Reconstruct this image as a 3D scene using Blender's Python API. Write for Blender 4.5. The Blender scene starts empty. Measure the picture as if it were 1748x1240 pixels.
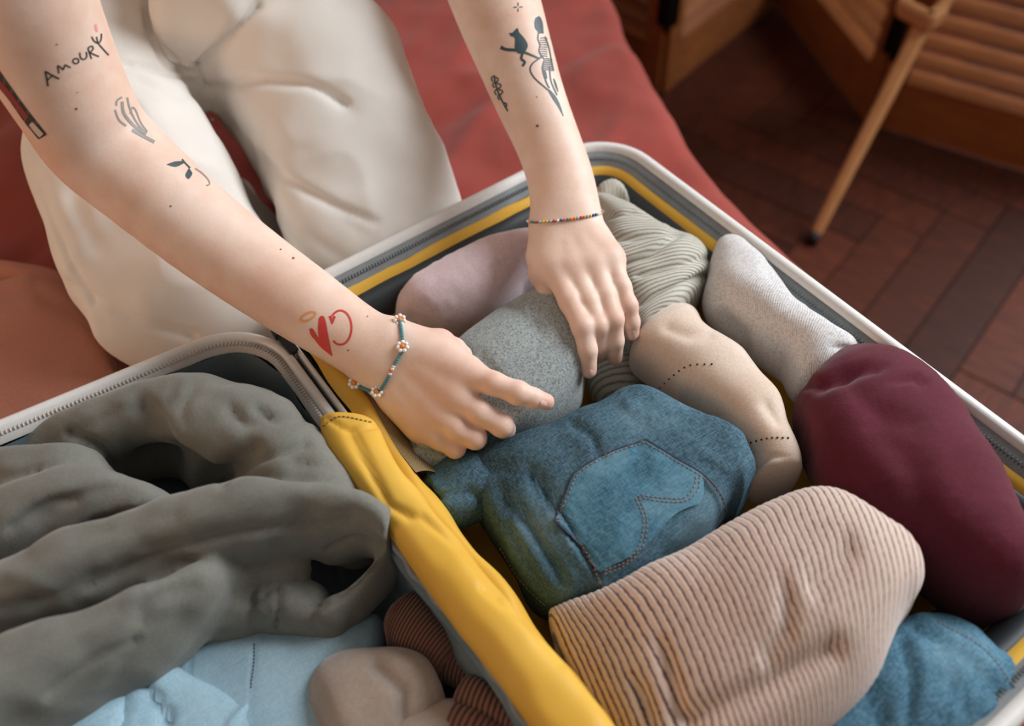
import bpy, bmesh, math, random
import numpy as np
from mathutils import Vector, Matrix
from mathutils.bvhtree import BVHTree
random.seed(7); rng = np.random.default_rng(7)
C = bpy.context.scene.collection
scn = bpy.context.scene

# ------------------------------------------------------------------ camera
F, CX, CY = 1500.0, 874.0, 620.0
RZ = 0.62                                    # height of the suitcase rim above the floor
_n = np.array([76, 1194, F]); ZA = -_n / np.linalg.norm(_n)
_v = np.array([-1672, -1765, F]); _v = _v - _v.dot(ZA) * ZA; YA = _v / np.linalg.norm(_v)
XA = np.cross(YA, ZA)
M = np.array([XA, YA, ZA])
CAM = np.array([-0.11976862, -0.54099689, 0.55 + RZ])
cam_data = bpy.data.cameras.new('camera'); cam = bpy.data.objects.new('camera', cam_data); C.objects.link(cam)
right, up, back = M @ np.array([1, 0, 0]), M @ np.array([0, -1, 0]), M @ np.array([0, 0, -1])
cam.matrix_world = Matrix(((right[0], up[0], back[0], CAM[0]), (right[1], up[1], back[1], CAM[1]), (right[2], up[2], back[2], CAM[2]), (0, 0, 0, 1)))
cam_data.sensor_width = 36; cam_data.lens = F * 36 / 1748; cam_data.clip_start = 0.02
cam_data.dof.use_dof = True; cam_data.dof.focus_distance = 0.68; cam_data.dof.aperture_fstop = 3.0
scn.camera = cam
# ------------------------------------------------------------------ light and exposure
world = bpy.data.worlds.new('world'); scn.world = world; world.use_nodes = True
world.node_tree.nodes['Background'].inputs[0].default_value = (1.0, 0.88, 0.78, 1)
world.node_tree.nodes['Background'].inputs[1].default_value = 0.28
def area(name, loc, target, size, power, color):
    l = bpy.data.lights.new(name, 'AREA'); l.shape = 'RECTANGLE'; l.size, l.size_y = size; l.energy = power; l.color = color
    o = bpy.data.objects.new(name, l); C.objects.link(o); o.location = loc
    d = Vector(target) - Vector(loc); o.rotation_euler = d.to_track_quat('-Z', 'Y').to_euler(); return o
area('window_light', (2.1, -0.55, RZ + 1.25), (0.15, -0.1, RZ), (1.1, 1.4), 82, (0.90, 0.95, 1.0))
area('warm_room_light', (-1.7, .35, RZ + .55), (0., .1, RZ), (.9, .9), 9, (1.0, .58, .34))
scn.view_settings.view_transform = 'Standard'; scn.view_settings.look = 'None'
scn.view_settings.gamma = 1; scn.view_settings.use_curve_mapping = False
scn.view_settings.exposure = 0.10

# ------------------------------------------------------------------ placing helpers
def ray(px, py): return M @ np.array([px - CX, py - CY, F])
def P(px, py, z):                            # pixel -> point on the horizontal plane at height z above the rim
    r = ray(px, py); k = (z + RZ - CAM[2]) / r[2]; return CAM + k * r
def D(px, py, d):                            # pixel -> point at depth d
    return CAM + ray(px, py) / F * d
def proj(p):
    q = (np.asarray(p) - CAM) @ M
    return np.stack([CX + F * q[..., 0] / q[..., 2], CY + F * q[..., 1] / q[..., 2]], -1)
def hexc(h):
    h = h.lstrip('#'); c = [int(h[i:i + 2], 16) / 255 for i in (0, 2, 4)]
    return tuple([(x / 12.92 if x <= .04045 else ((x + .055) / 1.055) ** 2.4) for x in c] + [1])
def cr(pts, n):                              # catmull-rom through rows of numbers
    p = np.array(pts, float); k = len(p)
    if k == 2: return p[0] + (p[1] - p[0]) * np.linspace(0, 1, n)[:, None]
    e = np.vstack([2 * p[0] - p[1], p, 2 * p[-1] - p[-2]]); s = np.linspace(0, k - 1, n)
    i = np.minimum(s.astype(int), k - 2); f = (s - i)[:, None]
    a, b, c, d = e[i], e[i + 1], e[i + 2], e[i + 3]
    return .5 * (2 * b + (c - a) * f + (2 * a - 5 * b + 4 * c - d) * f ** 2 + (3 * b - a - 3 * c + d) * f ** 3)
def noise(p, seed=0):                        # gradient-free value noise, smooth, about -1..1
    p = np.asarray(p, float) + seed * 17.13; i = np.floor(p).astype(np.int64); f = p - i; f = f * f * f * (f * (f * 6 - 15) + 10)
    def h(a, b, c):
        n = (a * 374761393 + b * 668265263 + c * 2147483647 + seed * 1274126177) & 0xffffffff
        n = ((n ^ (n >> 13)) * 1274126177) & 0xffffffff
        return ((n ^ (n >> 16)) & 0xffff) / 32767.5 - 1
    x, y, z = i[..., 0], i[..., 1], i[..., 2]; fx, fy, fz = f[..., 0], f[..., 1], f[..., 2]
    L = lambda a, b, t: a + (b - a) * t
    return L(L(L(h(x, y, z), h(x + 1, y, z), fx), L(h(x, y + 1, z), h(x + 1, y + 1, z), fx), fy),
             L(L(h(x, y, z + 1), h(x + 1, y, z + 1), fx), L(h(x, y + 1, z + 1), h(x + 1, y + 1, z + 1), fx), fy), fz)
def segdist(q, poly):
    q = np.asarray(q); best = np.full(q.shape[:-1], 1e9)
    for a, b in zip(poly[:-1], poly[1:]):
        a = np.array(a, float); b = np.array(b, float); ab = b - a
        t = np.clip(((q - a) @ ab) / (ab @ ab), 0, 1)
        best = np.minimum(best, np.linalg.norm(q - a - t[..., None] * ab, axis=-1))
    return best

# ------------------------------------------------------------------ object helpers
def mesh_obj(name, verts, faces, mat, parent=None, uv=None, smooth=True, recenter=True):
    verts = np.asarray(verts, float)
    loc = np.zeros(3)
    if recenter:
        mn, mx = verts.min(0), verts.max(0); loc = np.array([(mn[0] + mx[0]) / 2, (mn[1] + mx[1]) / 2, mn[2]])
    me = bpy.data.meshes.new(name); me.from_pydata((verts - loc).tolist(), [], faces if isinstance(faces, list) else faces.tolist())
    if uv is not None:
        l = me.uv_layers.new(name='UVMap'); idx = np.zeros(len(me.loops), np.int32); me.loops.foreach_get('vertex_index', idx)
        l.data.foreach_set('uv', np.asarray(uv, np.float32)[idx].ravel())
    if smooth: me.polygons.foreach_set('use_smooth', [True] * len(me.polygons))
    me.materials.append(mat); me.validate(); me.update()
    o = bpy.data.objects.new(name, me); C.objects.link(o); o.location = loc
    if parent is not None:
        o.parent = parent; o.matrix_parent_inverse = Matrix.Translation(-Vector(world_loc(parent)))
    return o
def world_loc(o):
    v = Vector(o.location)
    while o.parent is not None:
        v = o.matrix_parent_inverse @ v; o = o.parent; v = v + Vector(o.location)
    return v
def tag(o, label=None, cat=None, group=None, kind=None):
    if label: o['label'] = label
    if cat: o['category'] = cat
    if group: o['group'] = group
    if kind: o['kind'] = kind
    return o
def thing(name, label, cat, loc=(0, 0, 0), group=None):
    o = bpy.data.objects.new(name, None); C.objects.link(o); o.location = loc; o.empty_display_size = .05
    return tag(o, label, cat, group)
class MB:                                    # collects shapes into one mesh
    def __init__(s): s.v, s.f, s.uv, s.n = [], [], [], 0
    def add(s, v, f, uv=None):
        v = np.asarray(v, float).reshape(-1, 3); s.v.append(v); s.f += [[i + s.n for i in q] for q in f]
        s.uv.append(np.zeros((len(v), 2)) if uv is None else np.asarray(uv).reshape(-1, 2)); s.n += len(v); return s
    def grid(s, g, closev=False, closeu=False, uv=None, caps=False):
        nu, nv = g.shape[:2]; f = []
        for i in range(nu if closeu else nu - 1):
            for j in range(nv if closev else nv - 1):
                a, b = i * nv + j, i * nv + (j + 1) % nv; i2 = (i + 1) % nu
                f.append([a, b, i2 * nv + (j + 1) % nv, i2 * nv + j])
        if caps: f.append(list(range(nv))[::-1]); f.append([(nu - 1) * nv + j for j in range(nv)])
        if uv is None:
            uu, vv = np.meshgrid(np.linspace(0, 1, nu), np.linspace(0, 1, nv), indexing='ij'); uv = np.stack([uu, vv], -1)
        return s.add(g, f, uv)
    def box(s, c, ax, ay, az):               # centre and three half-axis vectors
        c, ax, ay, az = map(lambda q: np.array(q, float), (c, ax, ay, az))
        v = [c + i * ax + j * ay + k * az for k in (-1, 1) for j in (-1, 1) for i in (-1, 1)]
        return s.add(v, [[0, 2, 3, 1], [4, 5, 7, 6], [0, 1, 5, 4], [2, 6, 7, 3], [0, 4, 6, 2], [1, 3, 7, 5]])
    def tube(s, pts, r, n=8, closed=False):
        p = np.array(pts, float); m = len(p); r = np.broadcast_to(np.array(r, float), (m,))
        t = np.roll(p, -1, 0) - np.roll(p, 1, 0) if closed else np.gradient(p, axis=0)
        t /= np.linalg.norm(t, axis=1)[:, None] + 1e-12
        ref = np.array([0, 0, 1.]) if abs(t[0][2]) < .9 else np.array([1., 0, 0]); g = []
        nrm = np.cross(t[0], ref)
        for i in range(m):
            nrm = nrm - nrm.dot(t[i]) * t[i]; nrm /= np.linalg.norm(nrm) + 1e-12; b = np.cross(t[i], nrm)
            a = np.linspace(0, 2 * np.pi, n, endpoint=False)
            g.append(p[i] + r[i] * (np.cos(a)[:, None] * nrm + np.sin(a)[:, None] * b))
        return s.grid(np.array(g), True, closed, caps=not closed)
    def ball(s, c, r, n=8, m=6):
        th = np.linspace(0, np.pi, m + 1)[1:-1]; a = np.linspace(0, 2 * np.pi, n, endpoint=False)
        g = np.stack([np.sin(th)[:, None] * np.cos(a), np.sin(th)[:, None] * np.sin(a), np.cos(th)[:, None] + 0 * a], -1)
        return s.grid(np.array(c) + np.array(r) * g, True, caps=True)
    def build(s, name, mat, parent=None, smooth=True, recenter=True, uv=True):
        return mesh_obj(name, np.vstack(s.v), s.f, mat, parent, np.vstack(s.uv) if uv else None, smooth, recenter)

# ------------------------------------------------------------------ materials
def nt(name):
    m = bpy.data.materials.new(name); m.use_nodes = True; t = m.node_tree; return m, t, t.nodes['Principled BSDF']
def node(t, kind, **kw):
    n = t.nodes.new(kind)
    for k, v in kw.items():
        if k in n.inputs: n.inputs[k].default_value = v
        else: setattr(n, k, v)
    return n
def ramp(t, fac, stops):
    r = t.nodes.new('ShaderNodeValToRGB'); e = r.color_ramp.elements
    e[0].position, e[0].color = stops[0]; e[1].position, e[1].color = stops[-1]
    for p, c in stops[1:-1]: x = e.new(p); x.color = c
    t.links.new(fac, r.inputs[0]); return r.outputs[0]
def mixc(t, fac, a, b, mode='MIX'):
    m = t.nodes.new('ShaderNodeMix'); m.data_type = 'RGBA'; m.blend_type = mode
    for s, v in ((m.inputs[0], fac), (m.inputs[6], a), (m.inputs[7], b)):
        if hasattr(v, 'is_linked'): t.links.new(v, s)
        else: s.default_value = v
    return m.outputs[2]
def coords(t, scale=(1, 1, 1), kind='Object'):
    tc = t.nodes.new('ShaderNodeTexCoord'); mp = t.nodes.new('ShaderNodeMapping'); mp.inputs['Scale'].default_value = scale
    t.links.new(tc.outputs[kind], mp.inputs[0]); return mp.outputs[0]
def nz(t, vec, scale, detail=3, rough=.6):
    n = node(t, 'ShaderNodeTexNoise', Scale=scale, Detail=detail, Roughness=rough); t.links.new(vec, n.inputs['Vector']); return n.outputs['Fac']
def bump(t, h, strength, dist, prev=None):
    b = node(t, 'ShaderNodeBump', Strength=strength, Distance=dist); t.links.new(h, b.inputs['Height'])
    if prev is not None: t.links.new(prev, b.inputs['Normal'])
    return b.outputs[0]
def plain(name, c, rough=.5, metal=0, bumpy=0, scale=200):
    m, t, b = nt(name); b.inputs['Roughness'].default_value = rough; b.inputs['Metallic'].default_value = metal
    v = coords(t); n = nz(t, v, scale); k = hexc(c)
    t.links.new(mixc(t, n, tuple(x * .9 for x in k[:3]) + (1,), tuple(min(1, x * 1.08) for x in k[:3]) + (1,)), b.inputs['Base Color'])
    if bumpy: t.links.new(bump(t, n, bumpy, .001), b.inputs['Normal'])
    return m
def cloth(name, c1, c2, speck=900, mott=18, sheen=.3, bmp=.5, weave=None, speckc=None, rough=.9, vary=.22):
    m, t, b = nt(name); b.inputs['Roughness'].default_value = rough; b.inputs['Specular IOR Level'].default_value = .15
    b.inputs['Sheen Weight'].default_value = sheen; b.inputs['Sheen Roughness'].default_value = .5
    v = coords(t); a = nz(t, v, mott, 3); s = nz(t, v, speck, 2)
    base = mixc(t, ramp(t, a, [(.35, (0, 0, 0, 1)), (.65, (1, 1, 1, 1))]), hexc(c1), hexc(c2))
    if speckc: base = mixc(t, ramp(t, s, [(.50, (0, 0, 0, 1)), (.62, (.8, .8, .8, 1))]), base, hexc(speckc))
    nrm = bump(t, s, bmp, .0006); s3 = nz(t, v, speck * .45, 2)
    base = mixc(t, ramp(t, s3, [(.38, (0, 0, 0, 1)), (.62, (vary, vary, vary, 1))]), base, tuple(x * .62 for x in hexc(c1)[:3]) + (1,))
    if weave:
        tc = t.nodes.new('ShaderNodeTexCoord'); mp = t.nodes.new('ShaderNodeMapping'); t.links.new(tc.outputs['UV'], mp.inputs[0])
        mp.inputs['Rotation'].default_value = (0, 0, weave[2] if len(weave) > 2 else 0)
        w = node(t, 'ShaderNodeTexWave', Scale=weave[0], Distortion=.6, Detail=1.0); w.bands_direction = 'X'; t.links.new(mp.outputs[0], w.inputs[0])
        w.inputs['Detail Scale'].default_value = 4
        base = mixc(t, .35, base, mixc(t, w.outputs['Fac'], tuple(x * weave[1] for x in hexc(c1)[:3]) + (1,), hexc(c2))); nrm = bump(t, w.outputs['Fac'], .4, .0008, nrm)
    t.links.new(base, b.inputs['Base Color']); t.links.new(nrm, b.inputs['Normal']); return m
def denim(name, dark, mid, light, mott=14):
    m, t, b = nt(name); b.inputs['Roughness'].default_value = .85; b.inputs['Specular IOR Level'].default_value = .15
    v = coords(t); a = nz(t, v, mott, 4, .55); s = nz(t, coords(t, (1.6, .35, 1.2)), 620, 2); s2 = nz(t, coords(t, (.3, 1.5, 1.2)), 560, 2)
    base = ramp(t, a, [(.36, hexc(dark)), (.5, hexc(mid)), (.64, hexc(light))])
    k = mixc(t, .5, s, s2)
    base = mixc(t, ramp(t, k, [(.40, (0, 0, 0, 1)), (.62, (.75, .75, .75, 1))]), mixc(t, .5, base, hexc(dark)), mixc(t, .55, base, hexc(light)))
    t.links.new(base, b.inputs['Base Color']); t.links.new(bump(t, k, .5, .0006), b.inputs['Normal']); return m
def ribmat(name, c1, c2, groove):            # UV.x runs in ribs: integers are grooves
    m, t, b = nt(name); b.inputs['Roughness'].default_value = .95; b.inputs['Specular IOR Level'].default_value = .1; b.inputs['Sheen Weight'].default_value = .35
    v = coords(t); s = nz(t, v, 900, 2); a = nz(t, v, 20, 3)
    uv = t.nodes.new('ShaderNodeTexCoord'); sx = t.nodes.new('ShaderNodeSeparateXYZ'); t.links.new(uv.outputs['UV'], sx.inputs[0])
    dn = node(t, 'ShaderNodeMath', operation='MULTIPLY'); t.links.new(nz(t, v, 260, 2), dn.inputs[0]); dn.inputs[1].default_value = .35
    ad = node(t, 'ShaderNodeMath', operation='ADD'); t.links.new(sx.outputs[0], ad.inputs[0]); t.links.new(dn.outputs[0], ad.inputs[1])
    fr = node(t, 'ShaderNodeMath', operation='PINGPONG'); t.links.new(ad.outputs[0], fr.inputs[0]); fr.inputs[1].default_value = .5
    base = mixc(t, a, hexc(c1), hexc(c2))
    base = mixc(t, ramp(t, fr.outputs[0], [(.12, (1, 1, 1, 1)), (.19, (0, 0, 0, 1))]), base, hexc(groove))
    base = mixc(t, ramp(t, s, [(.4, (0, 0, 0, 1)), (.7, (.25, .25, .25, 1))]), base, hexc(c1))
    t.links.new(base, b.inputs['Base Color']); t.links.new(bump(t, s, .5, .0006), b.inputs['Normal']); return m
def wood(name, c1, c2, rough=.45, axis=(1, 1, 8), rnd=.0, coat=0):
    m, t, b = nt(name); b.inputs['Roughness'].default_value = rough; b.inputs['Coat Weight'].default_value = coat
    v = coords(t, axis); a = nz(t, v, 12, 4, .6)
    base = mixc(t, ramp(t, a, [(.3, (0, 0, 0, 1)), (.7, (1, 1, 1, 1))]), hexc(c1), hexc(c2))
    if rnd:
        oi = t.nodes.new('ShaderNodeObjectInfo'); h = node(t, 'ShaderNodeHueSaturation'); t.links.new(base, h.inputs['Color'])
        mr = node(t, 'ShaderNodeMapRange'); mr.inputs['To Min'].default_value = 1 - rnd; mr.inputs['To Max'].default_value = 1 + rnd; t.links.new(oi.outputs['Random'], mr.inputs[0])
        t.links.new(mr.outputs[0], h.inputs['Value']); base = h.outputs[0]
    b.inputs['Specular IOR Level'].default_value = .25
    t.links.new(base, b.inputs['Base Color']); t.links.new(bump(t, a, .15, .002), b.inputs['Normal']); return m
def skin_mat():
    m, t, b = nt('skin'); b.inputs['Roughness'].default_value = .5; b.inputs['Specular IOR Level'].default_value = .35
    v = coords(t); a = nz(t, v, 22, 4, .6); s = nz(t, v, 420, 3)
    base = mixc(t, ramp(t, a, [(.35, (0, 0, 0, 1)), (.7, (1, 1, 1, 1))]), hexc('e9cebd'), hexc('ddb7a2'))
    at = node(t, 'ShaderNodeAttribute', attribute_name='flush')
    base = mixc(t, at.outputs['Fac'], base, hexc('d08a78'))
    b.inputs['Subsurface Weight'].default_value = .25; b.inputs['Subsurface Radius'].default_value = (.9, .35, .2); b.inputs['Subsurface Scale'].default_value = .006
    t.links.new(base, b.inputs['Base Color']); t.links.new(bump(t, s, .25, .0006), b.inputs['Normal']); return m
MT = {
 'skin': skin_mat(),
 'ink': plain('tattoo_ink', '35474b', .55), 'ink_soft': plain('tattoo_ink_faded', '8f8a86', .55), 'ink_dark': plain('tattoo_ink_black', '35302f', .55),
 'ink_red': plain('tattoo_ink_red', 'cc3a33', .55), 'ink_wine': plain('tattoo_ink_wine', '8c3432', .55), 'ink_orange': plain('tattoo_ink_orange', 'e39a5c', .55), 'ink_pink': plain('tattoo_ink_pink', 'e79b9b', .55),
 'ink_pale': plain('tattoo_ink_pale', 'cdbdb0', .55), 'mole': plain('mole', '8a5238', .6), 'nail': plain('nail', 'e6bfb0', .3),
 'pants': cloth('cream_cotton', 'dfdad2', 'e8e3dc', speck=1500, mott=9, sheen=.1, bmp=.15, vary=.04),
 'shirt': cloth('beige_cotton', 'cfc4b4', 'd8cdbd', speck=1200), 'hair': cloth('hair', '4a3020', '5b3c28'),
 'sheet': cloth('red_bedsheet', '87392f', '9a443a', speck=1300, mott=6, sheen=.15, bmp=.2),
 'blanket': cloth('salmon_linen', 'b87a68', 'c48672', speck=1300, mott=6, sheen=.15, bmp=.2),
 'white_shell': plain('white_plastic', 'dedcd8', .35), 'zip_grey': cloth('grey_zip_tape', '7e8384', '8d9293', speck=1500, sheen=0, bmp=.3),
 'zip_edge': cloth('pale_piping', 'b9b5b0', 'c6c2bd', speck=1500, sheen=0, bmp=.4),
 'lining_grey': cloth('slate_lining', '5f6f75', '6b7a80', speck=1500, mott=10, sheen=0, bmp=.15, rough=.55),
 'black': plain('black_trim', '22272a', .5), 'teeth': plain('zip_teeth', '6d7478', .4, .4),
 'yellow': cloth('yellow_lining', 'd3a23c', 'deb04c', speck=1400, mott=9, sheen=0, bmp=.15, rough=.42, vary=.03),
 'pink': cloth('pink_wool', 'd9c0c4', 'e0cacd', speck=700, mott=20, sheen=.6),
 'heather': cloth('heather_grey_wool', 'a2aaa9', 'adb5b3', speck=560, mott=25, sheen=.3, speckc='6a7375', vary=.45),
 'sage': ribmat('sage_rib_knit', 'bcb8ab', 'c6c2b6', '918d80'),
 'pale': cloth('pale_speckled_knit', 'dad8d7', 'e1dfde', speck=560, mott=26, sheen=.4, speckc='a89d97', weave=(160, .7, .5), vary=.3),
 'beige': cloth('beige_knit', 'd3bca8', 'dac8b8', speck=900, mott=14, sheen=.45),
 'maroon': cloth('maroon_fleece', '541c28', '5e2230', speck=700, mott=22, sheen=.12, bmp=.6),
 'olive': cloth('olive_sweatshirt', '73726a', '7c7b72', speck=900, mott=10, sheen=.2),
 'lightblue': denim('pale_blue_denim', '8cabba', 'a2c0ce', 'b2cdd9'),
 'taupe': cloth('taupe_wool', 'a59487', 'b5a599', speck=700, mott=20, sheen=.5),
 'brownrib': ribmat('brown_rib_knit', '7a5648', '865f4f', '4e352c'),
 'rosy': ribmat('rosy_rib_knit', 'ccb3a5', 'd6c1b4', '4a2a24'),
 'denim': denim('mid_blue_denim', '2b4250', '456676', '7593a0'),
 'denim2': denim('blue_denim', '2b4d60', '426c82', '7a9fb0'),
 'thread': plain('tan_thread', '8a6f66', .8), 'thread_navy': plain('navy_thread', '2b3a48', .8), 'thread_olive': plain('olive_thread', '8d8a62', .8), 'thread_light': plain('pale_thread', 'c4d4da', .8),
 'floorwood': wood('parquet_wood', '331207', '52230e', .66, (9, 1, 1), .5, .0), 'gap': plain('floor_gap', '1e0d07', .7), 'wall': plain('plaster', 'd8d0c4', .9),
 'screenwood': wood('screen_wood', '7e4826', '965b30', .5, (1, 1, 5), .12), 'stickwood': wood('pale_wood', 'b57d4e', 'c48d5c', .5, (2, 2, 2)),
 'rubber': plain('rubber', '14100e', .7), 'hinge': plain('dark_metal', '15120f', .4, .6),
}
_m, _t, _b = nt('net'); _v2 = coords(_t); 
_b.inputs['Roughness'].default_value = .8; _uv = _t.nodes.new('ShaderNodeTexCoord'); _sx = _t.nodes.new('ShaderNodeSeparateXYZ'); _t.links.new(_uv.outputs['UV'], _sx.inputs[0])
def _mt(op, a, b_):
    n = _t.nodes.new('ShaderNodeMath'); n.operation = op
    for i, v in enumerate((a, b_)):
        if hasattr(v, 'is_linked'): _t.links.new(v, n.inputs[i])
        else: n.inputs[i].default_value = v
    return n.outputs[0]
_a = _mt('MULTIPLY', _sx.outputs[0], 62); _c = _mt('MULTIPLY', _sx.outputs[1], 34)
_w = _mt('MINIMUM', _mt('PINGPONG', _mt('ADD', _a, _c), .5), _mt('PINGPONG', _mt('ADD', _mt('SUBTRACT', _a, _c), 60), .5))
_t.links.new(ramp(_t, _w, [(.10, hexc('a48c60')), (.2, hexc('55442c'))]), _b.inputs['Base Color']); MT['net'] = _m
def beadmat(n, c): return plain('bead_' + n, c, .2)
BEAD = {k: beadmat(k, v) for k, v in dict(red='c8412c', orange='ee8a2c', yellow='f0b840', teal='4d8c96', blue='2f5f98', white='f2eeea', sky='8fbfd0', coral='e2694a', olive='8a8a50').items()}

# ------------------------------------------------------------------ cloth bodies
BV = {}
def remesh(v, f, vox, smooth=4, factor=.5):
    me = bpy.data.meshes.new('tmp'); me.from_pydata(np.asarray(v).tolist(), [], f); o = bpy.data.objects.new('tmp', me); C.objects.link(o)
    r = o.modifiers.new('r', 'REMESH'); r.mode = 'VOXEL'; r.voxel_size = vox
    s = o.modifiers.new('s', 'SMOOTH'); s.factor = factor; s.iterations = smooth
    dg = bpy.context.evaluated_depsgraph_get(); e = o.evaluated_get(dg); m = e.to_mesh()
    V = np.zeros(len(m.vertices) * 3); m.vertices.foreach_get('co', V); F_ = [list(p.vertices) for p in m.polygons]
    N = np.zeros(len(m.vertices) * 3); m.vertices.foreach_get('normal', N)
    e.to_mesh_clear(); bpy.data.objects.remove(o); bpy.data.meshes.remove(me); return V.reshape(-1, 3), F_, N.reshape(-1, 3)
def bvh_of(v, f): return BVHTree.FromPolygons([tuple(x) for x in v], f)
def loft(st, nu=90, nv=56, cap=(.12, .12), p=2.3, creases=(), wr=(), ribs=None, seed=1, rib_depth=.0009, caps_pow=.5, ribwob=.7):
    """st: rows (Lx,Ly,Rx,Ry,zc,h) : the two outline points of a cross-section, its centre height and half height.  Returns grid, uv"""
    s = cr(st, nu); Lp, Rp = s[:, :2], s[:, 2:4]; mid = (Lp + Rp) / 2; tan = np.gradient(mid, axis=0)
    g = np.zeros((nu, nv, 3)); th = np.linspace(0, 2 * np.pi, nv, endpoint=False)
    cs, sn = np.cos(th), np.sin(th); ce = np.sign(cs) * np.abs(cs) ** (2 / p); se = np.sign(sn) * np.abs(sn) ** (2 / p); q = p / (p - 1)
    cen = np.zeros((nu, 3)); arc = [0]
    for i in range(nu):
        t = i / (nu - 1); f = 1.
        if cap[0] and t < cap[0]: f = min(f, max(.03, (1 - (1 - t / cap[0]) ** 2)) ** caps_pow)
        if cap[1] and t > 1 - cap[1]: f = min(f, max(.03, (1 - (1 - (1 - t) / cap[1]) ** 2)) ** caps_pow)
        zc, h = s[i, 4], s[i, 5]; c = P(*mid[i], zc); a = (P(*Rp[i], zc) - P(*Lp[i], zc)) / 2; b = np.array([0, 0, h])
        n = np.array([-tan[i][1], tan[i][0]]); n /= np.linalg.norm(n) + 1e-9
        W = max(3., abs((Rp[i] - Lp[i]) @ n) / 2); nb = min(abs((proj(c + b) - proj(c)) @ n), W * .95)
        k = max(.35, (1 - (nb / W) ** q)) ** (1 / q)
        g[i] = c + f * (ce[:, None] * a * k + se[:, None] * b); cen[i] = c
        if i: arc.append(arc[-1] + np.linalg.norm(cen[i] - cen[i - 1]))
    arc = np.array(arc); uu = np.repeat(arc[:, None], nv, 1); vv = np.repeat((th / (2 * np.pi))[None], nu, 0) * .25
    du = np.gradient(g, axis=0); dv = np.roll(g, -1, 1) - np.roll(g, 1, 1); N = np.cross(dv, du); N /= np.linalg.norm(N, axis=-1)[..., None] + 1e-9
    if ((g - cen[:, None]) * N).sum() < 0: N = -N
    off = np.zeros((nu, nv))
    for k, (amp, sc) in enumerate(wr): off += amp * noise(g * np.array(sc), seed + k * 5)
    if creases:
        q2 = proj(g); fac = np.clip((N * (CAM - g)).sum(-1) / .65 * 2 + .4, 0, 1)
        for (poly, w, dep) in creases: off -= fac * dep * np.exp(-(segdist(q2, poly) / w) ** 2)
    ends = np.clip(np.minimum(np.arange(nu), nu - 1 - np.arange(nu)) / (nu * .06), 0, 1)[:, None]
    off *= ends
    if ribs:
        uu = arc[:, None] / arc[-1] * ribs + 0 * vv + ribwob * noise(g * 14, seed + 3) + ribwob * .4 * noise(g * 40, seed + 4)
        off += rib_depth * np.cos((uu - .5) * 2 * np.pi) * ends
    g = g + N * off[..., None]
    return g, np.stack([uu, vv], -1)
def add_loft(mb, *a, **k):
    g, uv = loft(*a, **k); nu, nv = g.shape[:2]
    mb.grid(g, True, uv=uv, caps=True); return g
def cloth_thing(name, label, cat, mat, lofts, bv=None, group=None, merge=None, folds=(), px_creases=()):
    mb = MB()
    for a, k in lofts: add_loft(mb, a, **k)
    if merge:
        V, F_, N = remesh(np.vstack(mb.v), mb.f, merge[0], merge[1]); off = np.zeros(len(V))
        for k, (amp, sc, ridged) in enumerate(folds):
            n_ = noise(V @ np.array(sc[1]) * sc[0], 70 + k); off += amp * ((1 - 2 * np.abs(n_)) if ridged else n_)
        if px_creases:
            q2 = proj(V); fac = np.clip((N * (CAM - V)).sum(-1) / .65 * 2 + .3, 0, 1)
            for (poly, w, dep) in px_creases: off -= fac * dep * np.exp(-(segdist(q2, cr(poly, 14)) / w) ** 2)
        V = V + N * off[:, None]; mb = MB(); mb.add(V, F_)
    v = np.vstack(mb.v); BV[bv or name] = bvh_of(v, mb.f)
    o = mb.build(name, MT[mat]); tag(o, label, cat, group); return o
def hit(px, py, tree, off=.0004):
    r = ray(px, py); r = r / np.linalg.norm(r); best = None
    for b in (tree if isinstance(tree, list) else [tree]):
        h = b.ray_cast(Vector(CAM), Vector(r))
        if h[0] is not None and (best is None or h[3] < best[3]): best = h
    if best is None: return None
    n = np.array(best[1]); 
    if n @ r > 0: n = -n
    return np.array(best[0]) + n * off, n
def ribbon(mb, pts, w, tree, off=.0004, step=4, thick=0):
    """a stroke of half-width w px laid on the surface found along pts"""
    pts = np.array(pts, float); L = np.linalg.norm(np.diff(pts, axis=0), axis=1).sum(); n = max(3, int(L / step))
    q = cr(pts, n); w = np.interp(np.linspace(0, 1, n), np.linspace(0, 1, np.size(w)), np.atleast_1d(w)); t = np.gradient(q, axis=0); t /= np.linalg.norm(t, axis=1)[:, None] + 1e-9
    nn = np.stack([-t[:, 1], t[:, 0]], 1); row = []
    for i in range(n):
        hs = [hit(*(q[i] + nn[i] * w[i] * k), tree, off) for k in (-1, 0, 1)]
        if any(h is None for h in hs):
            if len(row) > 1: mb.grid(np.array(row))
            row = []; continue
        row.append([hs[0][0], hs[1][0] + hs[1][1] * thick, hs[2][0]])
    if len(row) > 1: mb.grid(np.array(row))
def patch(mb, A, B, tree, off=.0004, step=3):
    A, B = cr(A, 40), cr(B, 40); n = max(3, int(np.linalg.norm(np.diff(A, axis=0), axis=1).sum() / step)); A, B = A[np.linspace(0, 39, n).astype(int)], B[np.linspace(0, 39, n).astype(int)]
    m = max(2, int(np.linalg.norm(A - B, axis=1).max() / step)); row = []
    for i in range(n):
        hs = [hit(*(A[i] + (B[i] - A[i]) * k), tree, off) for k in np.linspace(0, 1, m + 1)]
        if any(h is None for h in hs):
            if len(row) > 1: mb.grid(np.array(row))
            row = []; continue
        row.append([h[0] for h in hs])
    if len(row) > 1: mb.grid(np.array(row))
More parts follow.
